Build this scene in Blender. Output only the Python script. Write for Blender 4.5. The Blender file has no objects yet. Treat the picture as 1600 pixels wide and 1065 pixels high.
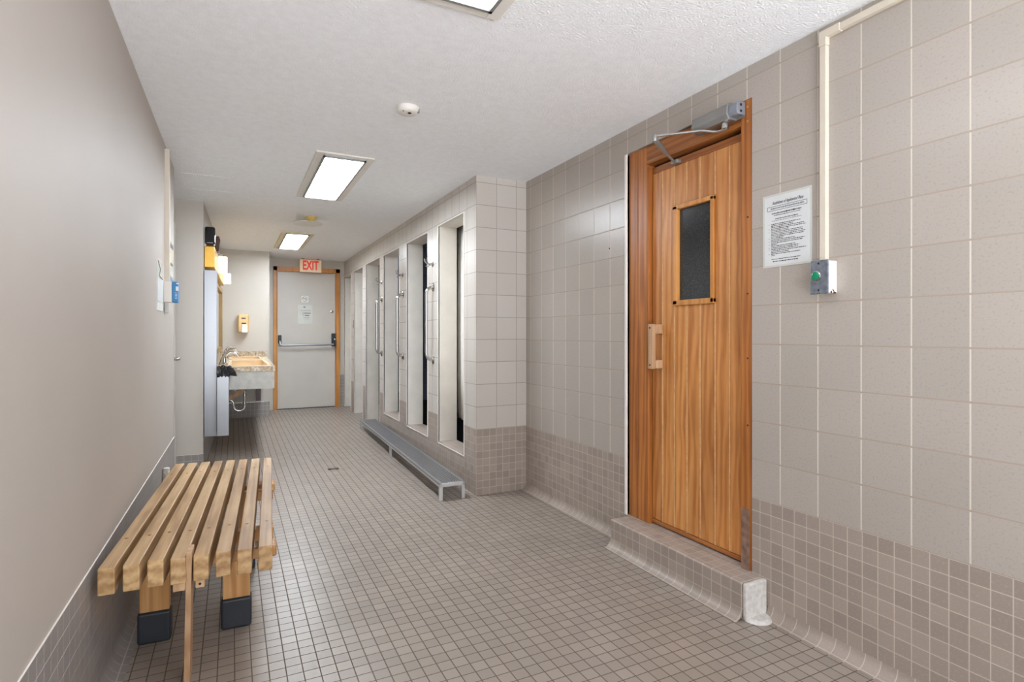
import bpy, math, random
from mathutils import Vector, Matrix
rnd = random.Random(7)
S = bpy.context.scene
COL = S.collection
PI = math.pi

# ------------------------------------------------------------------ materials
def hexc(r, g, b):
    def f(v):
        v /= 255.0
        return v / 12.92 if v <= 0.04045 else ((v + 0.055) / 1.055) ** 2.4
    return (f(r), f(g), f(b), 1.0)

def base_mat(name, col, rough=0.5, metal=0.0, spec=0.5):
    m = bpy.data.materials.new(name); m.use_nodes = True
    b = m.node_tree.nodes['Principled BSDF']
    b.inputs['Base Color'].default_value = col
    b.inputs['Roughness'].default_value = rough
    b.inputs['Metallic'].default_value = metal
    b.inputs['Specular IOR Level'].default_value = spec
    return m, m.node_tree, b

def N(nt, t, **kw):
    n = nt.nodes.new(t)
    for k, v in kw.items():
        if k.startswith('i_'):
            n.inputs[k[2:].replace('_', ' ')].default_value = v
        else:
            setattr(n, k, v)
    return n

def ramp(nt, stops):
    r = nt.nodes.new('ShaderNodeValToRGB')
    e = r.color_ramp.elements
    e[0].position, e[0].color = stops[0]
    e[1].position, e[1].color = stops[-1]
    for p, c in stops[1:-1]:
        x = e.new(p); x.color = c
    return r

def mix(nt, fac, a, b, mode='MIX'):
    n = nt.nodes.new('ShaderNodeMix'); n.data_type = 'RGBA'; n.blend_type = mode
    for sock, v in ((n.inputs[0], fac), (n.inputs[6], a), (n.inputs[7], b)):
        if hasattr(v, 'links') or hasattr(v, 'node'):
            nt.links.new(v, sock)
        else:
            sock.default_value = v
    return n.outputs[2]

def plain(name, col, rough=0.5, metal=0.0, noise=0.04, scale=12, bump=0.0, bscale=200, spec=0.5, bdist=0.004):
    m, nt, b = base_mat(name, col, rough, metal, spec)
    tc = N(nt, 'ShaderNodeTexCoord')
    nz = N(nt, 'ShaderNodeTexNoise', i_Scale=scale, i_Detail=4.0)
    nt.links.new(tc.outputs['Object'], nz.inputs['Vector'])
    dark = tuple(c * (1 - 2 * noise) for c in col[:3]) + (1,)
    lite = tuple(min(1, c * (1 + 2 * noise)) for c in col[:3]) + (1,)
    r = ramp(nt, [(0.3, dark), (0.7, lite)])
    nt.links.new(nz.outputs['Fac'], r.inputs[0])
    nt.links.new(r.outputs[0], b.inputs['Base Color'])
    if bump:
        n2 = N(nt, 'ShaderNodeTexNoise', i_Scale=bscale, i_Detail=3.0)
        nt.links.new(tc.outputs['Object'], n2.inputs['Vector'])
        bp = N(nt, 'ShaderNodeBump', i_Strength=bump, i_Distance=bdist)
        nt.links.new(n2.outputs['Fac'], bp.inputs['Height'])
        nt.links.new(bp.outputs[0], b.inputs['Normal'])
    return m

def tile(name, size, mortar, ca, cb, cm, rough=0.35, speck=0.0, speckcol=(0, 0, 0, 1), bump=0.4, w=None, msm=0.1, blot=0.06, hm_shade=None):
    """square tiles laid in a straight grid, metric UVs"""
    m, nt, b = base_mat(name, ca, rough)
    uv = N(nt, 'ShaderNodeUVMap'); uv.uv_map = 'UVMap'
    br = N(nt, 'ShaderNodeTexBrick', offset=0.0, squash=1.0, squash_frequency=1, offset_frequency=1)
    br.inputs['Color1'].default_value = ca; br.inputs['Color2'].default_value = cb
    br.inputs['Mortar'].default_value = cm
    br.inputs['Scale'].default_value = 1.0
    br.inputs['Mortar Size'].default_value = mortar
    br.inputs['Mortar Smooth'].default_value = msm
    br.inputs['Bias'].default_value = 0.0
    br.inputs['Brick Width'].default_value = w or size
    br.inputs['Row Height'].default_value = size
    # shift so that the joint is centred on the grid line
    mp = N(nt, 'ShaderNodeMapping'); mp.inputs['Location'].default_value = (20 * size, 20 * size, 0)
    nt.links.new(uv.outputs[0], mp.inputs['Vector']); nt.links.new(mp.outputs[0], br.inputs['Vector'])
    col = br.outputs['Color']
    if hm_shade:  # shade at the tile edges painted in as a darker horizontal joint colour
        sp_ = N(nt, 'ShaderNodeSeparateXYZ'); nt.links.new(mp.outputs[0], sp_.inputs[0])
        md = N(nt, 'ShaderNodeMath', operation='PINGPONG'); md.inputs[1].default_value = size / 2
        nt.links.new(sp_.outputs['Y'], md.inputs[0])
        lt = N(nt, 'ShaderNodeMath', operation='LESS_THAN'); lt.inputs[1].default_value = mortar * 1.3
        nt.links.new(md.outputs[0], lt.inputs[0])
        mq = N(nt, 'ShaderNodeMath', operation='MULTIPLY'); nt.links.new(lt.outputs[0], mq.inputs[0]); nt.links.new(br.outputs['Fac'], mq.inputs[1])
        col = mix(nt, mq.outputs[0], col, hm_shade)
    n1 = N(nt, 'ShaderNodeTexNoise', i_Scale=3.0, i_Detail=5.0)
    nt.links.new(uv.outputs[0], n1.inputs['Vector'])
    r1 = ramp(nt, [(0.3, (1 - blot, 1 - blot, 1 - blot, 1)), (0.7, (1, 1, 1, 1))])
    nt.links.new(n1.outputs['Fac'], r1.inputs[0])
    col = mix(nt, 1.0, col, r1.outputs[0], 'MULTIPLY')
    if speck:
        n2 = N(nt, 'ShaderNodeTexNoise', i_Scale=130.0, i_Detail=3.0, i_Roughness=0.7)
        nt.links.new(uv.outputs[0], n2.inputs['Vector'])
        r2 = ramp(nt, [(0.54, (0, 0, 0, 1)), (0.68, (speck, speck, speck, 1))])
        nt.links.new(n2.outputs['Fac'], r2.inputs[0])
        inv = N(nt, 'ShaderNodeMath', operation='SUBTRACT'); inv.inputs[0].default_value = 1.0
        nt.links.new(br.outputs['Fac'], inv.inputs[1])
        mu = N(nt, 'ShaderNodeMath', operation='MULTIPLY')
        nt.links.new(r2.outputs[0], mu.inputs[0]); nt.links.new(inv.outputs[0], mu.inputs[1])
        col = mix(nt, mu.outputs[0], col, speckcol)
    nt.links.new(col, b.inputs['Base Color'])
    bp = N(nt, 'ShaderNodeBump', i_Strength=bump, i_Distance=0.002, invert=True)
    nt.links.new(br.outputs['Fac'], bp.inputs['Height'])
    nt.links.new(bp.outputs[0], b.inputs['Normal'])
    rr = N(nt, 'ShaderNodeMapRange'); rr.inputs['To Min'].default_value = rough; rr.inputs['To Max'].default_value = 0.85
    nt.links.new(br.outputs['Fac'], rr.inputs[0]); nt.links.new(rr.outputs[0], b.inputs['Roughness'])
    return m

def wood(name, axis, stops, scale=9.0, stretch=0.07, rough=0.45, cath=0.5, var=0.16):
    """planks: every loose piece of the mesh gets its own cut and tone"""
    m, nt, b = base_mat(name, stops[0][1], rough)
    tc = N(nt, 'ShaderNodeTexCoord'); geo = N(nt, 'ShaderNodeNewGeometry')
    mu = N(nt, 'ShaderNodeMath', operation='MULTIPLY'); mu.inputs[1].default_value = 37.0
    nt.links.new(geo.outputs['Random Per Island'], mu.inputs[0])
    add = N(nt, 'ShaderNodeVectorMath', operation='ADD')
    nt.links.new(tc.outputs['Object'], add.inputs[0]); nt.links.new(mu.outputs[0], add.inputs[1])
    mp = N(nt, 'ShaderNodeMapping')
    sc = [1.0, 1.0, 1.0]; sc['XYZ'.index(axis)] = stretch
    mp.inputs['Scale'].default_value = sc
    nt.links.new(add.outputs[0], mp.inputs['Vector'])
    w = N(nt, 'ShaderNodeTexWave', wave_type='RINGS', i_Scale=scale, i_Distortion=9.0, i_Detail=3.0, i_Detail_Scale=1.6)
    nt.links.new(mp.outputs[0], w.inputs['Vector'])
    nz = N(nt, 'ShaderNodeTexNoise', i_Scale=60.0, i_Detail=4.0)
    mp2 = N(nt, 'ShaderNodeMapping')
    sc2 = [1.0, 1.0, 1.0]; sc2['XYZ'.index(axis)] = 0.03
    mp2.inputs['Scale'].default_value = sc2
    nt.links.new(add.outputs[0], mp2.inputs['Vector']); nt.links.new(mp2.outputs[0], nz.inputs['Vector'])
    mf = N(nt, 'ShaderNodeMix'); mf.data_type = 'FLOAT'; mf.inputs[0].default_value = cath
    nt.links.new(nz.outputs['Fac'], mf.inputs[2]); nt.links.new(w.outputs['Fac'], mf.inputs[3])
    r = ramp(nt, stops)
    nt.links.new(mf.outputs[0], r.inputs[0])
    r2 = ramp(nt, [(0.0, (1 - var, 1 - var * 1.2, 1 - var * 1.3, 1)), (1.0, (1, 1, 1, 1))])
    nt.links.new(geo.outputs['Random Per Island'], r2.inputs[0])
    col = mix(nt, 1.0, r.outputs[0], r2.outputs[0], 'MULTIPLY')
    big = N(nt, 'ShaderNodeTexNoise', i_Scale=2.5, i_Detail=3.0)
    nt.links.new(tc.outputs['Object'], big.inputs['Vector'])
    r3 = ramp(nt, [(0.35, (0.82, 0.79, 0.76, 1)), (0.6, (1, 1, 1, 1))])
    nt.links.new(big.outputs['Fac'], r3.inputs[0])
    col = mix(nt, 1.0, col, r3.outputs[0], 'MULTIPLY')
    nt.links.new(col, b.inputs['Base Color'])
    bp = N(nt, 'ShaderNodeBump', i_Strength=0.15, i_Distance=0.001)
    nt.links.new(mf.outputs[0], bp.inputs['Height']); nt.links.new(bp.outputs[0], b.inputs['Normal'])
    return m

def emit(name, col, st, base=(0.8, 0.8, 0.8, 1)):
    m, nt, b = base_mat(name, base, 0.4)
    b.inputs['Emission Color'].default_value = col
    b.inputs['Emission Strength'].default_value = st
    return m

def brushed(name, col, rough, axis='Z'):
    m, nt, b = base_mat(name, col, rough, 1.0)
    tc = N(nt, 'ShaderNodeTexCoord'); mp = N(nt, 'ShaderNodeMapping')
    sc = [1, 1, 1]; sc['XYZ'.index(axis)] = 0.03
    mp.inputs['Scale'].default_value = [s * 90 for s in sc]
    nz = N(nt, 'ShaderNodeTexNoise', i_Scale=3.0, i_Detail=3.0)
    nt.links.new(tc.outputs['Object'], mp.inputs[0]); nt.links.new(mp.outputs[0], nz.inputs['Vector'])
    rr = N(nt, 'ShaderNodeMapRange'); rr.inputs['To Min'].default_value = rough * 0.75; rr.inputs['To Max'].default_value = rough * 1.3
    nt.links.new(nz.outputs['Fac'], rr.inputs[0]); nt.links.new(rr.outputs[0], b.inputs['Roughness'])
    return m

M = {}
WLOW, WUP, WHOR, DIF = 10.5, 3.2, 4.0, 52.0
M['tile_big'] = tile('cream_wall_tile', 0.158, 0.0026, hexc(179, 170, 161), hexc(172, 164, 155), hexc(212, 203, 189), hm_shade=hexc(170, 156, 141), rough=0.28,
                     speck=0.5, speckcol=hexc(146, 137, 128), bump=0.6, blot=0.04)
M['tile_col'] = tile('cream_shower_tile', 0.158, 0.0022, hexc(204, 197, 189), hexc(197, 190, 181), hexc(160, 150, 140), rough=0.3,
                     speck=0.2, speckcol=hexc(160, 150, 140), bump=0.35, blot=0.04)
M['mosaic_wall'] = tile('taupe_wall_mosaic', 0.0516, 0.0016, hexc(167, 153, 142), hexc(152, 139, 129), hexc(196, 184, 172), rough=0.42,
                        speck=0.25, speckcol=hexc(196, 182, 168), bump=0.3)
M['mosaic_grey'] = tile('grey_wall_mosaic', 0.0516, 0.0015, hexc(150, 143, 138), hexc(140, 134, 130), hexc(186, 182, 176), rough=0.4, bump=0.3)
M['mosaic_floor'] = tile('taupe_floor_mosaic', 0.0516, 0.0020, hexc(161, 149, 138), hexc(148, 137, 127), hexc(104, 92, 82), rough=0.33,
                         speck=0.12, speckcol=hexc(130, 120, 110), bump=0.5, blot=0.10)
M['mosaic_slate'] = tile('slate_shower_tile', 0.158, 0.002, hexc(112, 117, 138), hexc(104, 108, 128), hexc(84, 88, 98), rough=0.3)
M['mosaic_black'] = tile('black_shower_mosaic', 0.0516, 0.0015, hexc(40, 40, 44), hexc(34, 34, 38), hexc(60, 60, 62), rough=0.35)
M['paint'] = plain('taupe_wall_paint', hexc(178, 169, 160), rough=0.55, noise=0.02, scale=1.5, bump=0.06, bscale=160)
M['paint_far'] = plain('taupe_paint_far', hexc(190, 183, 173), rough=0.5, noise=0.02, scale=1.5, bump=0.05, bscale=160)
M['cream_reveal'] = plain('cream_reveal_paint', hexc(228, 221, 210), rough=0.45, noise=0.03, scale=6)
M['door_paint'] = plain('taupe_door_paint', hexc(198, 192, 184), rough=0.4, noise=0.02, scale=3)
M['white'] = plain('white_enamel', hexc(226, 222, 214), rough=0.35, noise=0.02)
M['ivory'] = plain('ivory_plastic', hexc(226, 214, 184), rough=0.4, noise=0.03)
M['ivory_yellow'] = plain('yellowed_plastic', hexc(214, 186, 112), rough=0.45, noise=0.06, scale=20)
M['tan_plastic'] = plain('tan_plastic', hexc(216, 182, 128), rough=0.4, noise=0.03)
M['raceway'] = plain('cream_raceway', hexc(210, 200, 184), rough=0.4, noise=0.02)
M['trim_white'] = plain('bullnose_white', hexc(232, 226, 218), rough=0.3, noise=0.02)
M['cap_worn'] = plain('worn_cap', hexc(205, 201, 195), rough=0.5, noise=0.07, scale=60, bump=0.3)
M['ceiling'] = plain('stippled_ceiling', hexc(245, 246, 248), rough=0.9, noise=0.015, scale=30, bump=0.9, bscale=125, bdist=0.006)
M['chrome'] = base_mat('chrome', (0.55, 0.54, 0.53, 1), 0.14, 1.0)[0]
M['steel'] = brushed('brushed_stainless', (0.36, 0.37, 0.39, 1), 0.3)
M['steel_dark'] = brushed('worn_dark_steel', (0.40, 0.40, 0.42, 1), 0.42, 'Y')
M['steel_leg'] = brushed('pale_steel', (0.72, 0.73, 0.75, 1), 0.35)
M['alu'] = plain('grey_closer_paint', hexc(152, 152, 150), rough=0.35, metal=0.6, noise=0.03)
M['alu_blue'] = plain('grey_closer_cap', hexc(150, 156, 168), rough=0.35, metal=0.5, noise=0.03)
M['galv'] = plain('galvanised_cover', hexc(140, 148, 160), rough=0.32, metal=0.75, noise=0.14, scale=60)
M['rust'] = plain('rust_spots', hexc(122, 70, 36), rough=0.8, noise=0.2, scale=200)
M['green'] = plain('green_button', hexc(14, 132, 92), rough=0.2, noise=0.02)
M['black'] = plain('black_rubber', hexc(38, 42, 48), rough=0.45, noise=0.08)
M['black_gloss'] = plain('black_gloss', hexc(16, 18, 22), rough=0.08, noise=0.02)
M['bag'] = plain('black_bag_film', hexc(20, 20, 23), rough=0.22, noise=0.1)
M['brown_dark'] = plain('dark_brown_wood', hexc(74, 40, 24), rough=0.3, noise=0.15, scale=30)
M['dark'] = plain('dark_void', hexc(30, 28, 27), rough=0.7, noise=0.05)
M['brass'] = plain('brass', hexc(226, 178, 84), rough=0.28, metal=0.7, noise=0.05)
M['paper'] = plain('paper', hexc(214, 216, 216), rough=0.35, noise=0.015)
M['laminate'] = plain('laminate_sleeve', hexc(206, 207, 200), rough=0.18, noise=0.02)
M['ink'] = plain('ink', hexc(44, 44, 50), rough=0.6, noise=0.02)
M['ink_grey'] = plain('grey_ink', hexc(130, 136, 140), rough=0.6, noise=0.02)
M['blue'] = plain('blue_plastic', hexc(42, 122, 178), rough=0.35, noise=0.03)
M['blue_grey'] = plain('blue_grey_print', hexc(120, 142, 166), rough=0.5, noise=0.05)
M['red'] = emit('exit_red_letters', hexc(226, 60, 42), 0.35, hexc(216, 50, 36))
M['exit_face'] = emit('exit_cream_face', hexc(240, 214, 180), 0.12, hexc(230, 206, 172))
M['greenish'] = plain('exit_bracket', hexc(140, 150, 128), rough=0.5)
M['cream_sink'] = plain('cream_porcelain', hexc(238, 214, 178), rough=0.25, noise=0.02)
M['wood_exit'] = wood('exit_frame_wood', 'Z', [(0.3, hexc(196, 128, 58)), (0.7, hexc(222, 158, 84))], scale=6, rough=0.4, cath=0.3)
M['wood_door'] = wood('sauna_door_wood', 'Z', [(0.2, hexc(188, 118, 56)), (0.5, hexc(220, 150, 80)), (0.8, hexc(234, 172, 104))], scale=7, stretch=0.16, rough=0.38, cath=0.34, var=0.36)
M['wood_frame'] = wood('sauna_frame_wood', 'Z', [(0.25, hexc(156, 92, 40)), (0.75, hexc(202, 130, 62))], scale=9, rough=0.4, cath=0.3, var=0.18)
M['wood_header'] = wood('sauna_header_wood', 'Y', [(0.25, hexc(140, 82, 38)), (0.75, hexc(184, 118, 58))], scale=9, rough=0.4, cath=0.3, var=0.12)
M['wood_dark'] = plain('dark_gap', hexc(66, 28, 16), rough=0.5, noise=0.2, scale=40)
M['strip'] = plain('worn_strip', hexc(132, 104, 88), rough=0.5, noise=0.2, scale=30)
M['wood_pale'] = wood('pale_worn_wood', 'Z', [(0.3, hexc(190, 150, 112)), (0.7, hexc(214, 178, 140))], scale=9, rough=0.5, cath=0.3)
M['wood_groove'] = plain('light_groove', hexc(214, 170, 120), rough=0.6, noise=0.08, scale=40)
M['wood_bench'] = wood('bench_slat_wood', 'Y', [(0.25, hexc(158, 122, 80)), (0.5, hexc(192, 156, 108)), (0.75, hexc(212, 180, 134))], scale=8, stretch=0.10, rough=0.45, cath=0.28, var=0.2)
M['wood_leg'] = wood('bench_leg_wood', 'Z', [(0.3, hexc(196, 142, 82)), (0.7, hexc(222, 172, 112))], scale=12, rough=0.45, cath=0.4)
M['wood_mirror'] = wood('mirror_frame_wood', 'Z', [(0.3, hexc(150, 118, 66)), (0.7, hexc(176, 142, 84))], scale=9)
M['plug'] = plain('wood_plug', hexc(128, 94, 60), rough=0.6, noise=0.1)
M['diffuser'] = emit('lit_diffuser', (0.88, 0.96, 1.04, 1), DIF)
M['diffuser_dim'] = emit('dim_diffuser', (0.9, 0.96, 1.04, 1), 8.0)
M['shade'] = emit('lit_glass_shade', (1.0, 0.92, 0.66, 1), 1.6, (0.9, 0.88, 0.8, 1))
M['mirror'] = base_mat('mirror_glass', (0.85, 0.87, 0.87, 1), 0.03, 1.0)[0]
gm, gnt, gb = base_mat('smoked_glass', (0.02, 0.022, 0.024, 1), 0.12)
gn = N(gnt, 'ShaderNodeTexNoise', i_Scale=420.0, i_Detail=2.0)
gtc = N(gnt, 'ShaderNodeTexCoord'); gnt.links.new(gtc.outputs['Object'], gn.inputs['Vector'])
grr = ramp(gnt, [(0.55, (0.02, 0.022, 0.024, 1)), (0.8, (0.16, 0.17, 0.18, 1))])
gnt.links.new(gn.outputs['Fac'], grr.inputs[0]); gnt.links.new(grr.outputs[0], gb.inputs['Base Color'])
M['glass_dark'] = gm

# granite
m, nt, b = base_mat('speckled_granite', hexc(190, 170, 140), 0.3)
tc = N(nt, 'ShaderNodeTexCoord'); nz = N(nt, 'ShaderNodeTexNoise', i_Scale=45.0, i_Detail=6.0, i_Roughness=0.7)
nt.links.new(tc.outputs['Object'], nz.inputs['Vector'])
r = ramp(nt, [(0.35, hexc(120, 96, 66)), (0.48, hexc(178, 152, 116)), (0.6, hexc(196, 190, 180)), (0.72, hexc(216, 212, 204))])
nt.links.new(nz.outputs['Fac'], r.inputs[0]); nt.links.new(r.outputs[0], b.inputs['Base Color'])
M['granite'] = m
M['fascia'] = plain('grey_laminate', hexc(176, 172, 164), rough=0.4, noise=0.06, scale=18)

# ------------------------------------------------------------------ mesh builder
class MB:
    def __init__(s):
        s.v = []; s.f = []; s.m = []; s.uv = []
    def face(s, pts, mi=0, uv=None):
        i = len(s.v); s.v += [tuple(p) for p in pts]
        s.f.append(tuple(range(i, i + len(pts)))); s.m.append(mi); s.uv.append(uv)
    def shared(s, verts, faces, mi=0, uvs=None):
        i = len(s.v); s.v += [tuple(p) for p in verts]
        for k, f in enumerate(faces):
            s.f.append(tuple(i + q for q in f)); s.m.append(mi); s.uv.append(uvs[k] if uvs else None)
    def box(s, x0, x1, y0, y1, z0, z1, mi=0, M4=None):
        """mi: one slot or dict of '-x','+x','-y','+y','-z','+z','d'"""
        P = [(x0, y0, z0), (x1, y0, z0), (x1, y1, z0), (x0, y1, z0), (x0, y0, z1), (x1, y0, z1), (x1, y1, z1), (x0, y1, z1)]
        if M4 is not None: P = [tuple(M4 @ Vector(p)) for p in P]
        F = {'-z': (3, 2, 1, 0), '+z': (4, 5, 6, 7), '-y': (0, 1, 5, 4), '+x': (1, 2, 6, 5), '+y': (2, 3, 7, 6), '-x': (3, 0, 4, 7)}
        i = len(s.v); s.v += P
        for k, f in F.items():
            s.f.append(tuple(i + q for q in f))
            s.m.append(mi.get(k, mi.get('d', 0)) if isinstance(mi, dict) else mi); s.uv.append(None)
        return s
    def tube(s, pts, r, n=12, mi=0, caps=True, rs=None):
        pts = [Vector(p) for p in pts]; rings = []
        up = None
        for i, p in enumerate(pts):
            t = (pts[min(i + 1, len(pts) - 1)] - pts[max(i - 1, 0)]).normalized()
            if up is None:
                up = Vector((0, 0, 1)) if abs(t.z) < 0.9 else Vector((1, 0, 0))
            a = (up - t * up.dot(t)).normalized(); bb = t.cross(a); up = a
            rr = rs[i] if rs else r
            rings.append([p + a * math.cos(2 * PI * k / n) * rr + bb * math.sin(2 * PI * k / n) * rr for k in range(n)])
        vs = [q for R in rings for q in R]; fs = []
        for i in range(len(rings) - 1):
            for k in range(n):
                fs.append((i * n + k, i * n + (k + 1) % n, (i + 1) * n + (k + 1) % n, (i + 1) * n + k))
        if caps:
            fs.append(tuple(range(n - 1, -1, -1))); fs.append(tuple((len(rings) - 1) * n + k for k in range(n)))
        s.shared(vs, fs, mi); return s
    def lathe(s, c, prof, n=28, axis='Z', mi=0):
        """prof: list of (r, h) along axis from c"""
        c = Vector(c); vs = []; fs = []
        for (r, h) in prof:
            for k in range(n):
                a = 2 * PI * k / n; x, y = math.cos(a) * r, math.sin(a) * r
                vs.append(c + (Vector((x, y, h)) if axis == 'Z' else Vector((h, x, y)) if axis == 'X' else Vector((x, h, y))))
        for i in range(len(prof) - 1):
            for k in range(n):
                fs.append((i * n + k, i * n + (k + 1) % n, (i + 1) * n + (k + 1) % n, (i + 1) * n + k))
        fs.append(tuple(range(n - 1, -1, -1))); fs.append(tuple((len(prof) - 1) * n + k for k in range(n)))
        s.shared(vs, fs, mi); return s
    def prism(s, poly, axis, a, b, mi=0):
        """poly in the plane across axis; X:(y,z) Y:(x,z) Z:(x,y)"""
        def P(p, h):
            return (h, p[0], p[1]) if axis == 'X' else (p[0], h, p[1]) if axis == 'Y' else (p[0], p[1], h)
        n = len(poly)
        vs = [P(p, a) for p in poly] + [P(p, b) for p in poly]
        fs = [tuple(range(n)), tuple(range(2 * n - 1, n - 1, -1))] + [(k, k + n, (k + 1) % n + n, (k + 1) % n) for k in range(n)]
        s.shared(vs, fs, mi); return s
    def build(s, name, mats, parent=None, off=(0, 0, 0), bevel=0.0, seg=2, smooth=False, uvo=(0, 0, 0), recalc=True):
        if not isinstance(mats, (list, tuple)): mats = [mats]
        me = bpy.data.meshes.new(name)
        o3 = Vector(off)
        me.from_pydata([tuple(Vector(v) - o3) for v in s.v], [], s.f)
        for mm in mats: me.materials.append(M[mm] if isinstance(mm, str) else mm)
        for p, mi in zip(me.polygons, s.m): p.material_index = mi
        if recalc:
            import bmesh
            bm = bmesh.new(); bm.from_mesh(me); bmesh.ops.recalc_face_normals(bm, faces=bm.faces); bm.to_mesh(me); bm.free()
        lay = me.uv_layers.new(name='UVMap')
        for pi, p in enumerate(me.polygons):
            n = p.normal; ax = max(range(3), key=lambda k: abs(n[k]))
            pre = s.uv[pi]
            for li in p.loop_indices:
                co = Vector(me.vertices[me.loops[li].vertex_index].co) + o3 - Vector(uvo)
                if pre is not None:
                    k = list(s.f[pi]).index(me.loops[li].vertex_index)
                    lay.data[li].uv = pre[k]
                else:
                    lay.data[li].uv = ((co.y, co.z), (co.x, co.z), (co.x, co.y))[ax]
        if smooth:
            for p in me.polygons: p.use_smooth = True
        o = bpy.data.objects.new(name, me); COL.objects.link(o)
        if parent: o.parent = parent
        if bevel:
            md = o.modifiers.new('bevel', 'BEVEL'); md.width = bevel; md.segments = seg; md.limit_method = 'ANGLE'; md.angle_limit = 0.6
        if smooth:
            try:
                me.set_sharp_from_angle(angle=math.radians(40))
            except Exception: pass
        return o

def thing(name, label, cat, loc=(0, 0, 0), group=None, rz=0):
    o = bpy.data.objects.new(name, None); COL.objects.link(o)
    o.empty_display_size = 0.05
    o.location = loc; o.rotation_euler = (0, 0, rz)
    o['label'] = label; o['category'] = cat
    if group: o['group'] = group
    return o
def tag(o, label, cat, group=None):
    o['label'] = label; o['category'] = cat
    if group: o['group'] = group
    return o
def struct(o, label=None):
    o['kind'] = 'structure'
    if label: o['label'] = label
    return o
def text_mesh(name, txt, size, mat, parent, mtx, off=(0, 0, 0), ext=0.0006, shear=0.0, wide=None, bold=0.0):
    cu = bpy.data.curves.new(name, 'FONT'); cu.body = txt; cu.size = size; cu.extrude = ext; cu.shear = shear
    cu.align_x = 'CENTER'; cu.align_y = 'CENTER'; cu.offset = bold
    t = bpy.data.objects.new(name + '_c', cu); COL.objects.link(t)
    bpy.context.view_layer.update()
    dg = bpy.context.evaluated_depsgraph_get()
    me = bpy.data.meshes.new_from_object(t.evaluated_get(dg)); me.name = name
    bpy.data.objects.remove(t, do_unlink=True)
    if wide:
        xs = [v.co.x for v in me.vertices]; k = wide / (max(xs) - min(xs)); c = (max(xs) + min(xs)) / 2
        for v in me.vertices: v.co.x = (v.co.x - c) * k
    me.transform(mtx)
    me.transform(Matrix.Translation(-Vector(off)))
    me.materials.clear(); me.materials.append(M[mat])
    o = bpy.data.objects.new(name, me); COL.objects.link(o); o.parent = parent
    return o

CZ = 2.247
XR = 1.922
XS = 1.525
YC = 3.612
# ------------------------------------------------------------------ floor and ceiling
g = MB()
for (x0, x1, y0, y1, za, zb) in ((-1.2, 3.2, -1.3, 5.0, 0, 0), (-1.2, 3.2, 5.0, 9.0, 0, 0.037)):
    g.face([(x0, y0, za), (x1, y0, za), (x1, y1, zb), (x0, y1, zb)])
fl = struct(g.build('floor', 'mosaic_floor', uvo=(0.005, 1.004, 0), recalc=False), 'taupe mosaic tiled floor of the corridor')
g = MB(); g.box(-1.2, 3.2, -1.3, 9.0, CZ, CZ + 0.1)
struct(g.build('ceiling', 'ceiling'), 'white stippled ceiling')

# ------------------------------------------------------------------ left wall (slightly out of square)
def xl(y): return -0.393 + 0.009 * y
LE = 4.36
g = MB()
zb = 0.445
def wl(y0, y1, z0, z1, mi):
    x0, x1 = xl(y0), xl(y1)
    g.face([(x0, y0, z0), (x1, y1, z0), (x1, y1, z1), (x0, y0, z1)], mi)
g = MB()
wl(-1.3, LE, zb, CZ, 0)
g.face([(xl(LE), LE, 0), (xl(LE) - 0.12, LE, 0), (xl(LE) - 0.12, LE, CZ), (xl(LE), LE, CZ)], 0)
struct(g.build('wall_left', 'paint', recalc=False), 'taupe painted wall beside the wooden bench')
g = MB()
g.face([(xl(-1.3) + .004, -1.3, 0.03), (xl(LE) + .004, LE, 0.03), (xl(LE) + .004, LE, zb), (xl(-1.3) + .004, -1.3, zb)], 0)
g.face([(xl(-1.3), -1.3, zb), (xl(-1.3) + .004, -1.3, zb), (xl(LE) + .004, LE, zb), (xl(LE), LE, zb)], 1)
g.face([(xl(LE) + .004, LE, 0.0), (xl(LE) - .1, LE, 0), (xl(LE) - .1, LE, zb), (xl(LE) + .004, LE, zb)], 0)
struct(g.build('wall_left_wainscot', ['mosaic_grey', 'trim_white'], recalc=False, uvo=(0, 1.004, zb)), 'grey mosaic lower band of the wall beside the bench')

def cove(name, x0, y0, x1, y1, nx, ny, R=0.04, mat='mosaic_wall', lab=None, phase=1.004, zf=0.0):
    """quarter-round tile base between wall line and floor; (nx,ny) points into the room"""
    g = MB(); K = 6
    L = math.hypot(x1 - x0, y1 - y0)
    ua, ub = (y0 - phase, y1 - phase) if abs(y1 - y0) > abs(x1 - x0) else (x0, x1)
    pr = []
    for k in range(K + 1):
        a = PI / 2 * k / K
        pr.append((R - R * math.cos(a) , R - R * math.sin(a)))   # (out, up)
    vs = []; fs = []; uvs = []
    for k in range(K + 1):
        o, u = pr[k]
        vs += [(x0 + nx * o, y0 + ny * o, u + 0.0008 + zf), (x1 + nx * o, y1 + ny * o, u + 0.0008 + zf)]
    al = R * PI / 2
    for k in range(K):
        fs.append((2 * k, 2 * k + 1, 2 * k + 3, 2 * k + 2))
        v0, v1 = 0.0465 - al * k / K * 0.8, 0.0465 - al * (k + 1) / K * 0.8
        uvs.append(((ua, v0), (ub, v0), (ub, v1), (ua, v1)))
    g.shared(vs, fs, 0, uvs)
    o = g.build(name, mat, recalc=False)
    for p in o.data.polygons: p.use_smooth = True
    return struct(o, lab)

cove('trim_1', xl(-1.3) + .004, -1.3, xl(LE) + .004, LE, 1, 0, 0.05, 'mosaic_grey', 'curved tile base at the foot of the bench wall')

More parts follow.
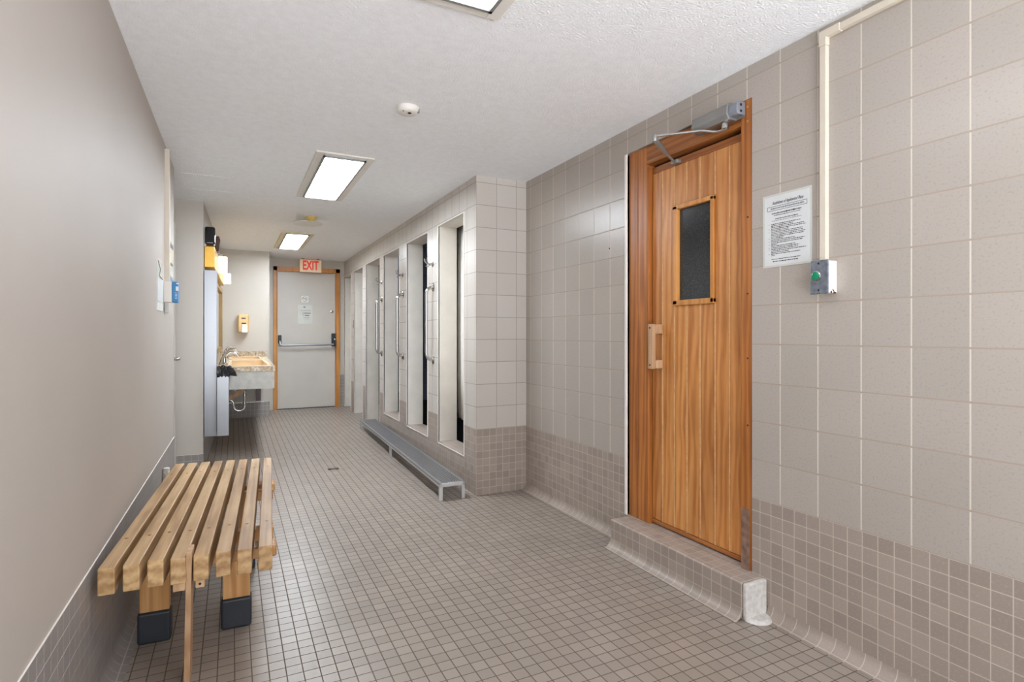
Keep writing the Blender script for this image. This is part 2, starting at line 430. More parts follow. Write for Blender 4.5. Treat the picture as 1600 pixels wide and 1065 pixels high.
# ------------------------------------------------------------------ recess, door in recess, facing wall, far left wall, alcove
g = MB()
g.face([(-0.47, LE, 0), (-0.47, 5.34, 0), (-0.47, 5.34, CZ), (-0.47, LE, CZ)], 0)
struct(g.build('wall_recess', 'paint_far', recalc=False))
g = MB(); g.box(-0.465, -0.415, 4.42, 5.28, 0.01, 2.03)
d3 = struct(g.build('door_3', 'door_paint', bevel=0.002), 'taupe door in the recess past the bench wall')
g = MB(); g.lathe((-0.415, 4.56, 0.957), [(0.026, 0), (0.026, 0.01), (0.01, 0.014), (0.01, 0.05)], n=16, axis='X')
g.tube([(-0.37, 4.56, 0.957), (-0.352, 4.565, 0.957), (-0.346, 4.585, 0.957), (-0.346, 4.68, 0.957)], 0.011, 10)
g.build('door_lever', 'chrome', d3, smooth=True)

FX0, FX1, AX, AY = -0.222, -0.150, 0.440, 8.2
g = MB()
YF = 5.34
g.face([(-0.6, YF, 0.132), (FX0, YF, 0.132), (FX0, YF, CZ), (-0.6, YF, CZ)], 0)
g.face([(-0.6, YF - .003, 0), (FX0 + .003, YF - .003, 0), (FX0 + .003, YF - .003, 0.132), (-0.6, YF - .003, 0.132)], 1)
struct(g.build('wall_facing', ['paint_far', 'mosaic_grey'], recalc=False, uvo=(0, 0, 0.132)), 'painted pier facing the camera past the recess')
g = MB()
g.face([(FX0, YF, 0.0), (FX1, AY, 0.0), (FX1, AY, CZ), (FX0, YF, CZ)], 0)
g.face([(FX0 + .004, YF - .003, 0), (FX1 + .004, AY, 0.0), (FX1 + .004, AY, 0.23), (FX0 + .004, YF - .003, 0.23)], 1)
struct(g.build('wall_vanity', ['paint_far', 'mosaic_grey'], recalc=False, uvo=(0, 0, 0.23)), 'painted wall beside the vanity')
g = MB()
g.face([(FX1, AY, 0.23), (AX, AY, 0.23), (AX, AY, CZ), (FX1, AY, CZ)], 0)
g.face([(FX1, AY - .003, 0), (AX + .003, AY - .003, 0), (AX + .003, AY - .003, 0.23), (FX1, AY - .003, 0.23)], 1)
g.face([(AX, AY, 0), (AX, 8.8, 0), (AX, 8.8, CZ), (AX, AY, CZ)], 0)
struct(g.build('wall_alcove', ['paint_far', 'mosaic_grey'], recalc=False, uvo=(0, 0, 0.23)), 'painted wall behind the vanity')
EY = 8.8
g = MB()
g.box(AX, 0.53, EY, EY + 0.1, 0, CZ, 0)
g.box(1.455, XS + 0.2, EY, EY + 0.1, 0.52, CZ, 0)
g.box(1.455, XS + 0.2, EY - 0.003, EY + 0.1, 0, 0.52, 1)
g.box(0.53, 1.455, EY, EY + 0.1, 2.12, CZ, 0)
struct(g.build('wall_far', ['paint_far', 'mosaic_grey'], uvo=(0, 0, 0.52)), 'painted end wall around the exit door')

# exit door
g = MB(); g.box(0.575, 1.397, EY + 0.015, EY + 0.055, 0.045, 2.063)
d1 = struct(g.build('door_1', 'door_paint', bevel=0.002), 'taupe steel exit door at the end of the corridor')
g = MB()
for (a, b_) in ((0.522, 0.578), (1.394, 1.462)):
    g.box(a, b_, EY - 0.02, EY + 0.06, 0.03, 2.125)
g.box(0.522, 1.462, EY - 0.02, EY + 0.06, 2.06, 2.125)
# raised inner bead
g.box(0.567, 0.58, EY - 0.026, EY + 0.01, 0.03, 2.066); g.box(1.39, 1.408, EY - 0.026, EY + 0.01, 0.03, 2.066); g.box(0.567, 1.408, EY - 0.026, EY + 0.01, 2.055, 2.072)
g.build('door_frame', 'wood_exit', d1, bevel=0.004)
g = MB(); g.box(0.578, 1.394, EY + 0.012, EY + 0.05, 0.034, 0.045); g.build('bottom_gap', 'dark', d1)
def bentpath(pts, r=0.03, k=5):
    out = [Vector(pts[0])]
    for i in range(1, len(pts) - 1):
        a, b_, c = Vector(pts[i - 1]), Vector(pts[i]), Vector(pts[i + 1])
        u = (a - b_).normalized(); w = (c - b_).normalized()
        p0, p1 = b_ + u * r, b_ + w * r
        for q in range(k + 1):
            t = q / k
            out.append(p0.lerp(b_, t).lerp(b_.lerp(p1, t), t))
    out.append(Vector(pts[-1]))
    return out
cb = thing('crash_bar', 'dark metal crossbar across the taupe exit door', 'panic bar', (0.98, EY, 0.97))
off = (0.98, EY, 0.97)
g = MB(); g.tube(bentpath([(0.61, EY - 0.03, 1.06), (0.61, EY - 0.06, 0.975), (0.67, EY - 0.075, 0.972), (1.36, EY - 0.075, 0.985)], 0.03), 0.014, 10); g.build('bar', 'steel_dark', cb, off, smooth=True)
g = MB(); g.box(0.588, 0.632, EY - 0.05, EY + 0.014, 1.0, 1.125); g.build('pivot_bracket', 'black', cb, off, bevel=0.008)
g = MB(); g.box(1.335, 1.39, EY - 0.07, EY + 0.014, 0.955, 1.15)
g.lathe((1.365, EY - 0.07, 0.985), [(0.024, 0.0), (0.024, -0.012)], 16, 'Y'); g.build('latch_bracket', 'black', cb, off, bevel=0.008)
g = MB(); g.lathe((1.372, EY - 0.07, 1.06), [(0.016, 0.0), (0.016, -0.012), (0.01, -0.016)], 16, 'Y'); g.build('knob', 'chrome', cb, off, smooth=True)
g = MB(); g.lathe((1.345, EY + 0.015, 1.478), [(0.021, 0.0), (0.021, -0.01), (0.015, -0.013)], 20, 'Y', 0); g.lathe((1.345, EY + 0.002, 1.478), [(0.009, 0.0), (0.009, -0.002)], 12, 'Y', 1)
tag(g.build('door_lock', ['chrome', 'dark'], smooth=True), 'round chrome deadbolt cylinder high on the exit door', 'lock')
# stickers on the exit door
st = thing('door_sticker', 'small square white sticker with a ring symbol on the exit door', 'sticker', (0.957, EY + 0.015, 1.66)); off = (0.957, EY + 0.015, 1.66)
g = MB(); g.box(0.908, 1.007, EY + 0.0125, EY + 0.015, 1.613, 1.707); g.build('sheet', 'white', st, off, bevel=0.001)
g = MB()
for k in range(28):
    a0, a1 = 2 * PI * k / 28, 2 * PI * (k + 1) / 28
    g.face([(0.957 + 0.036 * math.cos(a0), EY + 0.0122, 1.66 + 0.036 * math.sin(a0)), (0.957 + 0.036 * math.cos(a1), EY + 0.0122, 1.66 + 0.036 * math.sin(a1)),
            (0.957 + 0.03 * math.cos(a1), EY + 0.0122, 1.66 + 0.03 * math.sin(a1)), (0.957 + 0.03 * math.cos(a0), EY + 0.0122, 1.66 + 0.03 * math.sin(a0))])
g.box(-0.03, 0.03, -0.0004, 0.0, -0.003, 0.003, 0, Matrix.Translation((0.957, EY + 0.0123, 1.66)) @ Matrix.Rotation(math.radians(40), 4, 'Y'))
g.box(-0.022, 0.022, -0.0004, 0.0, -0.004, 0.004, 0, Matrix.Translation((0.957, EY + 0.0123, 1.664)))
g.build('ring_symbol', 'ink_grey', st, off, recalc=False)
nt_ = thing('door_notice', 'white laminated notice sheet taped on the exit door', 'notice', (0.958, EY + 0.015, 1.43)); off = (0.958, EY + 0.015, 1.43)
g = MB(); g.box(0.853, 1.063, EY + 0.012, EY + 0.015, 1.29, 1.572); g.build('sheet', 'laminate', nt_, off, bevel=0.001)
g = MB()
for (xa, xb, z, h, c) in ((0.94, 0.965, 1.54, 0.016, 0), (0.90, 1.04, 1.487, 0.008, 1), (0.925, 0.938, 1.45, 0.012, 0), (0.95, 1.04, 1.45, 0.012, 0), (0.93, 0.943, 1.42, 0.012, 0), (0.955, 1.02, 1.417, 0.014, 0),
                          (0.935, 0.948, 1.385, 0.010, 1), (0.955, 1.02, 1.385, 0.010, 1), (0.94, 1.04, 1.362, 0.004, 1)):
    x = xa
    while x < xb:
        w_ = min(rnd.uniform(0.006, 0.016), xb - x)
        g.face([(x, EY + 0.0115, z - h / 2), (x + w_, EY + 0.0115, z - h / 2), (x + w_, EY + 0.0115, z + h / 2), (x, EY + 0.0115, z + h / 2)], c); x += w_ + 0.003
g.build('printed_lines', ['ink', 'ink_grey'], nt_, off, recalc=False)

# exit sign hung from the ceiling
off = (1.02, 8.67, CZ)
es = thing('exit_sign', 'cream exit sign with red letters hung above the far door', 'sign', off)
g = MB(); g.box(0.872, 1.172, 8.65, 8.70, 2.047, 2.228); g.build('housing', 'exit_face', es, off, bevel=0.004)
for x in (0.915, 1.125):
    g = MB(); g.box(x - 0.018, x + 0.018, 8.66, 8.69, 2.228, CZ); g.build('bracket', 'greenish', es, off)
text_mesh('lettering', 'EXIT', 0.185, 'red', es, Matrix.Translation((1.022, 8.649, 2.139)) @ Matrix.Rotation(PI / 2, 4, 'X'), off, wide=0.22, bold=0.006)

# ------------------------------------------------------------------ right tiled wall with the sauna doorway
DY0, DY1, DZ0, DZ1 = 1.622, 2.437, 0.147, 2.112
ZB = 0.457
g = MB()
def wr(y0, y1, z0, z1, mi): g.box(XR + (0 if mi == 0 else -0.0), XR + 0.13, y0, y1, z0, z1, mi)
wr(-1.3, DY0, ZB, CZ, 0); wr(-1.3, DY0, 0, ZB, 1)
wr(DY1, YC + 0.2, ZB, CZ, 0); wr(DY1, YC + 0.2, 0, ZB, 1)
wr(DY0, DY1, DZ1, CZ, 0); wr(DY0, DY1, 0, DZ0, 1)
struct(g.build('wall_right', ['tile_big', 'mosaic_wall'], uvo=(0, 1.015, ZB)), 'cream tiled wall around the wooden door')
g = MB(); g.box(XR - 0.006, XR + 0.02, DY1, DY1 + 0.022, DZ0, DZ1 + 0.0)
struct(g.build('trim_2', 'trim_white', bevel=0.005), 'white rounded tile edge left of the wooden door')
cove('trim_3', XR, -1.3, XR, 1.545, -1, 0, 0.045, 'mosaic_wall', 'curved tile base right of the door step')
cove('trim_4', XR, 2.43, XR, YC, -1, 0, 0.045, 'mosaic_wall', 'curved tile base left of the door step')

# door step (tiled curb)
off = (1.86, 2.0, 0)
cu = thing('door_step', 'low mosaic tiled step below the wooden door', 'step', off)
g = MB(); g.box(1.802, XR, 1.565, 2.43, 0.0, 0.147); g.build('tiled_block', 'mosaic_wall', cu, off, bevel=0.008, uvo=(1.802 + .0258, 1.004, 0.147))
g = MB(); g.box(1.800, XR - 0.004, 1.545, 1.565, 0.0, 0.148)
g.lathe((1.86, 1.55, 0.0), [(0.062, 0.0), (0.054, 0.010), (0.045, 0.016)], 20)
g.build('end_cap', 'cap_worn', cu, off, bevel=0.007)
cu2 = cove('cove_base', 1.802, 1.565, 1.802, 2.43, -1, 0, 0.042, 'mosaic_wall')
del cu2['kind']; cu2.parent = cu; cu2.location = (-off[0], -off[1], 0)

# sauna door assembly
off = (1.955, 2.0, DZ0)
d2 = struct(bpy.data.objects.new('door_2', None), 'orange wooden sauna style door with dark window in a wooden frame'); COL.objects.link(d2); d2.location = off
XF = 1.932
g = MB()
g.box(XF, 2.03, 2.365, 2.4365, DZ0, DZ1); g.box(XF, 2.03, 2.290, 2.361, DZ0, 2.11); g.box(XF + 0.004, 2.03, 2.361, 2.365, DZ0, DZ1)
g.box(XF - 0.002, 2.03, 2.278, 2.289, DZ0, 2.0)
g.build('door_jamb', 'wood_frame', d2, off, bevel=0.002)
g = MB(); g.box(XF - 0.008, 2.03, 1.623, 1.680, DZ0 - 0.001, DZ1); g.build('hinge_jamb', 'wood_frame', d2, off, bevel=0.002)
g = MB(); g.box(XF, 2.03, 1.680, 2.290, 2.035, 2.109); g.box(XF - 0.005, 2.03, 1.680, 2.290, 2.012, 2.033)
g.build('door_head', 'wood_header', d2, off, bevel=0.002)
g = MB(); g.box(1.985, 2.04, 1.66, 2.30, DZ0, 2.04); g.build('door_stop', 'wood_dark', d2, off)  # dark brown sheet behind the leaf, fills the door gaps
g = MB(); g.box(XF - 0.012, XF - 0.0085, 1.636, 1.676, DZ0, 0.40); g.build('kick_strip', 'strip', d2, off)
ps = [2.2755, 2.198, 2.113, 2.027, 1.942, 1.852, 1.769, 1.684]
XD = 1.955
TOPZ = 1.962
g = MB()
WY0, WY1, WZ0, WZ1 = 1.871, 2.083, 1.297, 1.742
for i in range(7):
    a, b_ = ps[i + 1] + 0.0026, ps[i] - 0.0026
    zt = TOPZ + (0.028 if i in (0,) else 0.0)
    spans = [(DZ0 + 0.028, TOPZ)]
    if b_ > WY0 and a < WY1: spans = [(DZ0 + 0.028, 1.275), (1.765, TOPZ)]
    for (z0, z1) in spans:
        g.box(XD, XD + 0.03, a, b_, z0, z1)
g.build('door_planks', 'wood_door', d2, off, bevel=0.003)
g = MB(); g.box(XD + 0.002, XD + 0.03, 1.684, 2.2755, TOPZ + 0.001, 1.995); g.box(XD - 0.002, XD + 0.03, 1.684, 2.2755, DZ0 + 0.007, DZ0 + 0.026)
g.build('door_rail', 'wood_header', d2, off, bevel=0.002)
g = MB()
for y in ps[1:-1]:
    if y > WY0 - .02 and y < WY1 + .02:
        g.box(XD - 0.0004, XD + 0.02, y - 0.0024, y + 0.0024, DZ0 + 0.028, 1.275); g.box(XD - 0.0004, XD + 0.02, y - 0.0024, y + 0.0024, 1.765, TOPZ)
    else: g.box(XD - 0.0004, XD + 0.02, y - 0.0024, y + 0.0024, DZ0 + 0.028, TOPZ)
g.build('plank_groove', 'wood_groove', d2, off)
g = MB()
ft, fx = 0.028, XD - 0.012
g.box(fx, XD + 0.03, WY0 - ft + .008, WY0, WZ0 - .022, WZ1 + .018); g.box(fx, XD + 0.03, WY1, WY1 + ft + .004, WZ0 - .022, WZ1 + .018)
g.box(fx, XD + 0.03, WY0 - .02, WY1 + .03, WZ1, WZ1 + 0.022); g.box(fx, XD + 0.03, WY0 - .02, WY1 + .03, WZ0 - 0.026, WZ0)
wf = g.build('window_frame', 'wood_exit', d2, off, bevel=0.003)
g = MB(); g.box(XD + 0.008, XD + 0.014, WY0, WY1, WZ0, WZ1); g.build('window_pane', 'glass_dark', wf, off)
# handle
g = MB()
g.box(1.887, 1.912, 2.196, 2.232, 0.955, 1.183); g.box(1.910, XD, 2.192, 2.226, 1.133, 1.181); g.box(1.910, XD, 2.192, 2.226, 0.957, 1.0)
hd = g.build('door_handle', 'wood_pale', d2, off, bevel=0.005)
for z in (0.975, 1.163):
    g = MB(); g.lathe((1.887, 2.214, z), [(0.005, 0.0), (0.005, -0.001)], 10, 'X'); g.build('screw', 'dark', hd, off)
# hinges and screws
for z in (1.80, 0.40):
    g = MB(); g.box(XD - 0.006, XD, 1.681, 1.692, z - 0.05, z + 0.05); g.tube([(XD - 0.008, 1.683, z - 0.05), (XD - 0.008, 1.683, z + 0.05)], 0.006, 10)
    g.build('hinge', 'brown_dark', d2, off)
for z in (2.08, 2.02, 1.62, 1.30, 1.03, 0.75, 0.31):
    g = MB(); g.lathe((XF - 0.0080, 1.645, z), [(0.004, 0), (0.004, -0.002)], 8, 'X'); g.build('screw', 'brass' if z > 2 else 'brown_dark', d2, off)

# door closer
off = (1.93, 1.75, 2.07)
dc = thing('door_closer', 'grey door closer with folding arm above the wooden door', 'door closer', off)
g = MB()
pr = [(1.922, 2.040), (1.922, 2.108), (1.885, 2.112), (1.866, 2.100), (1.862, 2.060), (1.874, 2.040)]
g.prism([(p[0], p[1]) for p in pr], 'Y', 1.70, 1.905)
g.build('body', 'alu', dc, off, bevel=0.003)
g = MB()
pr2 = [(1.922, 2.048), (1.922, 2.102), (1.887, 2.104), (1.872, 2.094), (1.870, 2.062), (1.880, 2.048)]
g.prism(pr2, 'Y', 1.655, 1.70); g.build('end_cap', 'alu_blue', dc, off, bevel=0.003)
for z in (2.088, 2.062):
    g = MB(); g.lathe((1.895, 1.655, z), [(0.006, 0), (0.006, -0.001)], 10, 'Y'); g.build('screw', 'dark', dc, off)
g = MB(); g.box(1.920, XF - 0.006, 1.66, 1.90, 2.042, 2.108); g.build('back_plate', 'alu', dc, off)
g = MB(); g.lathe((1.892, 1.735, 2.012), [(0.016, 0.0), (0.016, 0.02), (0.011, 0.03)], 16)
g.tube(bentpath([(1.892, 1.72, 2.010), (1.885, 1.775, 2.010), (1.84, 1.815, 2.022), (1.700, 1.962, 2.022)], 0.02), 0.0065, 10)
g.build('arm', 'chrome', dc, off, smooth=True)
g = MB(); g.lathe((1.700, 1.962, 1.998), [(0.011, 0.0), (0.013, 0.012), (0.011, 0.03)], 14)
g.tube([(1.700, 1.962, 2.006), (1.74, 1.985, 2.0), (1.80, 2.018, 1.995), (1.845, 2.044, 1.987), (1.935, 2.092, 1.975)], 0.01, 8, rs=[0.010, 0.013, 0.013, 0.007, 0.006])
g.build('forearm', 'alu', dc, off, smooth=True)
g = MB(); g.box(1.928, XD + 0.002, 2.065, 2.110, 1.966, 1.984); g.build('shoe', 'alu', dc, off, bevel=0.003)

# ------------------------------------------------------------------ sign sheet, push button, raceway
off = (XR, 1.46, 1.54)
sg = thing('rules_notice', 'laminated white rules sheet right of the wooden door', 'notice', off)
g = MB(); g.box(XR - 0.002, XR, 1.354, 1.567, 1.396, 1.684); g.build('sleeve', 'laminate', sg, off)
g = MB(); g.box(XR - 0.0026, XR - 0.002, 1.362, 1.558, 1.404, 1.676); g.build('paper', 'paper', sg, off)
def YM(y, z, sgn=1):  # text on the right wall, readable from the room (-X side): text x runs to -Y
    return Matrix(((0, 0, -1, XR - 0.0028), (-1, 0, 0, y), (0, 1, 0, z), (0, 0, 0, 1)))
text_mesh('title', 'Southdown of Applewood Place', 0.017, 'ink', sg, YM(1.455, 1.649), off, ext=0.0001, shear=0.45, wide=0.135, bold=0.0003)
g = MB()
xp = XR - 0.0029
def ln(ya, yb, z, h, c=0):
    g.face([(xp, ya, z - h / 2), (xp, yb, z - h / 2), (xp, yb, z + h / 2), (xp, ya, z + h / 2)], c)
# frame round the subtitle
ya, yb, za, zb2 = 1.372, 1.545, 1.620, 1.636
ln(ya, yb, za, 0.0016); ln(ya, yb, zb2, 0.0016); ln(ya, ya + 0.0016, (za + zb2) / 2, zb2 - za); ln(yb - 0.0016, yb, (za + zb2) / 2, zb2 - za)
def words(ya, yb, z, h, c=0):
    y = yb
    while y > ya:
        w_ = min(rnd.uniform(0.003, 0.011), y - ya)
        hh = h * rnd.uniform(0.75, 1.1)
        ln(y - w_, y, z, hh, c); y -= w_ + 0.0016
words(1.385, 1.53, 1.628, 0.006, 1)
words(1.395, 1.525, 1.608, 0.005); words(1.40, 1.515, 1.600, 0.0028)
words(1.41, 1.51, 1.586, 0.0035); words(1.395, 1.525, 1.579, 0.0026, 1)
z = 1.566
lens = [1.40, 1.43, 1.385, 1.378, 1.45, 1.39, 1.39, 1.38, 1.385, 1.47, 1.42, 1.38, 1.39, 1.50, 1.42, 1.405, 1.41, 1.375, 1.45, 1.40, 1.51]
for i, e in enumerate(lens):
    words(e, 1.528, z, 0.0030)
    if i in (0, 3, 5, 9, 11, 13, 15, 16, 19): ln(1.536, 1.5385, z, 0.003)
    z -= 0.0062
words(1.40, 1.526, 1.427, 0.0026); words(1.41, 1.52, 1.418, 0.0036)
g.build('printed_lines', ['ink', 'ink_grey'], sg, off, recalc=False)

off = (XR, 1.29, 1.33)
pb = thing('push_button_box', 'steel switch box with green push button at the foot of the raceway', 'push button', off)
g = MB(); g.box(1.876, XR, 1.258, 1.322, 1.276, 1.391); g.build('backbox', 'white', pb, off, bevel=0.003)
g = MB(); g.box(1.869, 1.876, 1.256, 1.325, 1.273, 1.394); g.build('cover_plate', 'galv', pb, off, bevel=0.003)
g = MB(); g.lathe((1.869, 1.300, 1.338), [(0.0185, 0.0), (0.0185, -0.005), (0.0155, -0.007), (0.0155, -0.004)], 24, 'X', 0); g.build('button_ring', 'chrome', pb, off, smooth=True)
g = MB(); g.lathe((1.864, 1.300, 1.338), [(0.0145, 0.0), (0.0145, -0.004), (0.010, -0.006)], 24, 'X', 0); g.build('button', 'green', pb, off, smooth=True)
for z in (1.382, 1.287):
    g = MB(); g.lathe((1.869, 1.292, z), [(0.0035, 0), (0.0035, -0.0012)], 10, 'X'); g.build('screw', 'dark', pb, off)
g = MB()
for k in range(14):
    x = rnd.uniform(1.884, 1.918); w_ = rnd.uniform(0.001, 0.004); z = 1.277 + rnd.random() ** 2 * 0.012
    g.box(x - w_, x + w_, 1.2575, 1.2581, z - w_ * 0.7, z + w_ * 0.7)
g.build('rust_spots', 'rust', pb, off)['kind'] = 'stuff'

off = (XR, 1.30, 1.8)
rw = thing('cable_raceway', 'cream cable raceway rising from the green button and turning along ceiling', 'conduit', off)
g = MB(); g.box(XR - 0.02, XR, 1.288, 1.312, 1.391, 2.17); g.build('vertical_run', 'raceway', rw, off, bevel=0.002)
g = MB(); g.prism([(1.286, 2.17), (1.314, 2.17), (1.314, 2.224), (1.236, 2.224), (1.236, 2.196), (1.286, 2.196)], 'X', XR - 0.022, XR); g.build('elbow', 'raceway', rw, off, bevel=0.002)
g = MB(); g.box(XR - 0.02, XR, -1.28, 1.237, 2.198, 2.222); g.build('horizontal_run', 'raceway', rw, off, bevel=0.002)

# small dark drill hole left of the door
g = MB(); g.lathe((XR, 2.60, 1.62), [(0.005, 0), (0.005, -0.0006)], 10, 'X'); 
tag(g.build('screw_hole', 'dark'), 'tiny dark screw hole in the cream tile left of the wooden door', 'hole')

# ------------------------------------------------------------------ shower wall with slots
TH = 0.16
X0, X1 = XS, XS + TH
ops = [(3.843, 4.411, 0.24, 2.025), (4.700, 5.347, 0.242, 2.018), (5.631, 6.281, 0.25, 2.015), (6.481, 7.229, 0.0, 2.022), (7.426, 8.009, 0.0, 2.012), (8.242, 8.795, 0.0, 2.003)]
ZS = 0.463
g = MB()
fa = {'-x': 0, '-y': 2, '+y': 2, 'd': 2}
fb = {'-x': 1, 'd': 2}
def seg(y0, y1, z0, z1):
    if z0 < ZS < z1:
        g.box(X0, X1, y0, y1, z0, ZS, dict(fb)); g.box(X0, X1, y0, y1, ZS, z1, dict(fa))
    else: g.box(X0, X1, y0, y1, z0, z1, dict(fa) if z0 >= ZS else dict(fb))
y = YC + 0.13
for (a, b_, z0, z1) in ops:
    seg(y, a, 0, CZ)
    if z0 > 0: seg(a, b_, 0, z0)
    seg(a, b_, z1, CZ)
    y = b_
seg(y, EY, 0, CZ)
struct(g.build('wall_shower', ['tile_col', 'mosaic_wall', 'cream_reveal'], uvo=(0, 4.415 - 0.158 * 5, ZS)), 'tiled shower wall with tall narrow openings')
g = MB()
g.box(X0, XR + 0.13, YC, YC + 0.13, ZS, CZ, 0); g.box(X0, XR + 0.13, YC, YC + 0.13, 0, ZS, 1)
struct(g.build('wall_column', ['tile_col', 'mosaic_wall'], uvo=(X0, 0, ZS)), 'short tiled return wall at the shower corner')
# thin light edge strips around the openings
k = 5
for i, (a, b_, z0, z1) in enumerate(ops):
    g = MB(); e = 0.010
    g.box(X0 - 0.005, X0 + 0.01, a - e, a, z0, z1 + e); g.box(X0 - 0.005, X0 + 0.01, b_, min(b_ + e, 8.8), z0, z1 + e)
    g.box(X0 - 0.005, X0 + 0.01, a, b_, z1, z1 + e)
    if z0 > 0: g.box(X0 - 0.005, X0 + 0.01, a - e, b_ + e, z0 - e, z0)
    struct(g.build('trim_%d' % k, 'trim_white', bevel=0.003)); k += 1
for i in range(3):
    a, b_, z0, z1 = ops[i]
    g = MB(); g.box(X0 - 0.002, X1, a, b_, z0 - 0.002, z0 + 0.004)
    struct(g.build('trim_%d' % k, 'mosaic_wall')); k += 1

# shower room behind
g = MB(); g.box(2.75, 2.85, YC, EY + .1, ZS, CZ, 0); g.box(2.75, 2.85, YC, EY + .1, 0, ZS, 1)
g.box(XR, 2.8, YC + 0.01, YC + 0.12, 0, CZ, 0); g.box(X1, 2.8, EY, EY + .1, 0, CZ, 0)
struct(g.build('wall_shower_back', ['mosaic_slate', 'mosaic_black']), 'slate tiled back wall of the shower room')
for i, y in enumerate((4.50, 5.50, 6.38)):
    g = MB(); g.box(X1, 2.75, y, y + 0.1, ZS, CZ, 0); g.box(X1, 2.75, y, y + 0.1, 0, ZS, 1)
    struct(g.build('wall_stall_%d' % (i + 1), ['mosaic_slate', 'mosaic_black']), 'slate tiled shower stall partition')
# curtain in the first opening
g = MB(); vs = []; fs = []; n = 36; zz = [0.42, 0.8, 1.2, 1.6, 2.05]
for j, z in enumerate(zz):
    for i in range(n):
        t = i / (n - 1)
        bow = 0.010 * math.sin(PI * (z - 0.3) / 1.75)
        vs.append((1.722 + 0.010 * math.sin(t * 22) - bow, 4.47 - 0.55 * t + 0.004 * math.sin(j * 2 + t * 9), z))
for j in range(len(zz) - 1):
    for i in range(n - 1): fs.append((j * n + i, j * n + i + 1, (j + 1) * n + i + 1, (j + 1) * n + i))
g.shared(vs, fs); o = g.build('shower_curtain', 'white', recalc=False, smooth=True)
sd = o.modifiers.new('s', 'SOLIDIFY'); sd.thickness = 0.002
tag(o, 'pale shower curtain glimpsed through the opening nearest the camera', 'curtain')
g = MB(); g.tube([(1.722, 3.745, 2.06), (1.722, 4.498, 2.06)], 0.012, 12)
tag(g.build('curtain_rod', 'chrome', smooth=True), 'chrome curtain rod inside the opening nearest the camera', 'rod')
# toilet partition behind opening five and its hook
off = (1.72, 8.45, 0.2)
tp = thing('stall_panel', 'off-white toilet stall panel seen through the second opening from exit', 'partition', off)
g = MB(); g.box(1.70, 1.725, 8.15, 8.62, 0.235, 1.80); g.build('panel', 'white', tp, off, bevel=0.002)
g = MB(); g.box(1.70, 1.725, 8.60, 8.64, 0.03, 0.235); g.build('foot', 'steel_leg', tp, off)
g = MB(); g.box(X0 - 0.004, X0 + 0.0, 8.035, 8.065, 1.22, 1.335)
tag(g.build('strike_plate', 'brown_dark'), 'small dark metal strike plate on the pier before the exit', 'plate')

# grab bars and robe hooks on the three piers
gp = None
for i, (yc, lab) in enumerate(((4.545, 'nearest the camera'), (5.488, 'second from the camera'), (6.378, 'third from the camera'))):
    off = (X0, yc, 1.2)
    gb_ = thing('grab_bar', 'vertical chrome grab bar on the pier ' + lab, 'grab bar', off, 'grab bars on the shower piers')
    z0, z1, xo = 0.915, 1.532, X0 - 0.062
    pts = bentpath([(X0, yc, z1), (xo, yc, z1 - 0.012), (xo, yc, z0 + 0.012), (X0, yc, z0)], 0.045, 6)
    g = MB(); g.tube(pts, 0.0135, 12); g.build('bar', 'chrome', gb_, off, smooth=True)
    for z in (z0, z1):
        g = MB(); g.lathe((X0, yc, z), [(0.036, 0.0), (0.036, -0.004), (0.028, -0.010), (0.016, -0.012)], 20, 'X'); g.build('flange', 'chrome', gb_, off, smooth=True)
    off = (X0, yc + 0.01, 1.727)
    hk = thing('robe_hook', 'double chrome robe hook above the grab bar ' + lab, 'hook', off, 'robe hooks on the shower piers')
    g = MB(); g.lathe((X0, yc + 0.01, 1.727), [(0.024, 0), (0.024, -0.004), (0.012, -0.010), (0.010, -0.03)], 18, 'X'); g.build('base', 'chrome', hk, off, smooth=True)
    g = MB()
    yy = yc + 0.01
    for sy in (-1, 1):
        g.tube([(X0 - 0.028, yy, 1.727), (X0 - 0.045, yy + sy * 0.014, 1.730), (X0 - 0.060, yy + sy * 0.026, 1.748), (X0 - 0.066, yy + sy * 0.032, 1.775)], 0.005, 8)
    g.tube([(X0 - 0.028, yy, 1.725), (X0 - 0.045, yy, 1.705), (X0 - 0.062, yy, 1.708)], 0.005, 8)
    g.build('prongs', 'chrome', hk, off, smooth=True)

# ------------------------------------------------------------------ metal step in front of the showers
ang = math.atan2(-0.090, 3.10)
off = (1.252, 3.602, 0)
sp = thing('metal_step', 'long low grey metal step along the shower wall', 'step', off, rz=ang)
W_, L_, ZT = 0.183, 3.12, 0.120
g = MB()
# frame rails (local coordinates)
g.box(0, 0.02, 0, L_, ZT - 0.028, ZT - 0.002); g.box(W_ - 0.02, W_, 0, L_, ZT - 0.028, ZT - 0.002)
g.box(0, W_, 0, 0.02, ZT - 0.028, ZT - 0.002); g.box(0, W_, L_ - 0.02, L_, ZT - 0.028, ZT - 0.002)
g.build('frame', 'steel_leg', sp, bevel=0.002)
g = MB()
nb = 11
for i in range(nb):
    x = 0.004 + (W_ - 0.008) * i / (nb - 1); g.box(x - 0.005, x + 0.005, 0.004, L_ - 0.004, ZT - 0.012, ZT)
j = 0.03
while j < L_ - 0.01:
    g.box(0.004, W_ - 0.004, j - 0.004, j + 0.004, ZT - 0.014, ZT - 0.001); j += 0.035
g.build('grating', 'steel_dark', sp)
for yl in (0.0, 1.53, L_ - 0.022):
    for xx in (0.0, W_ - 0.024):
        g = MB(); g.box(xx, xx + 0.024, yl, yl + 0.022, 0.0, ZT - 0.028); g.build('leg', 'steel_leg', sp, bevel=0.002)

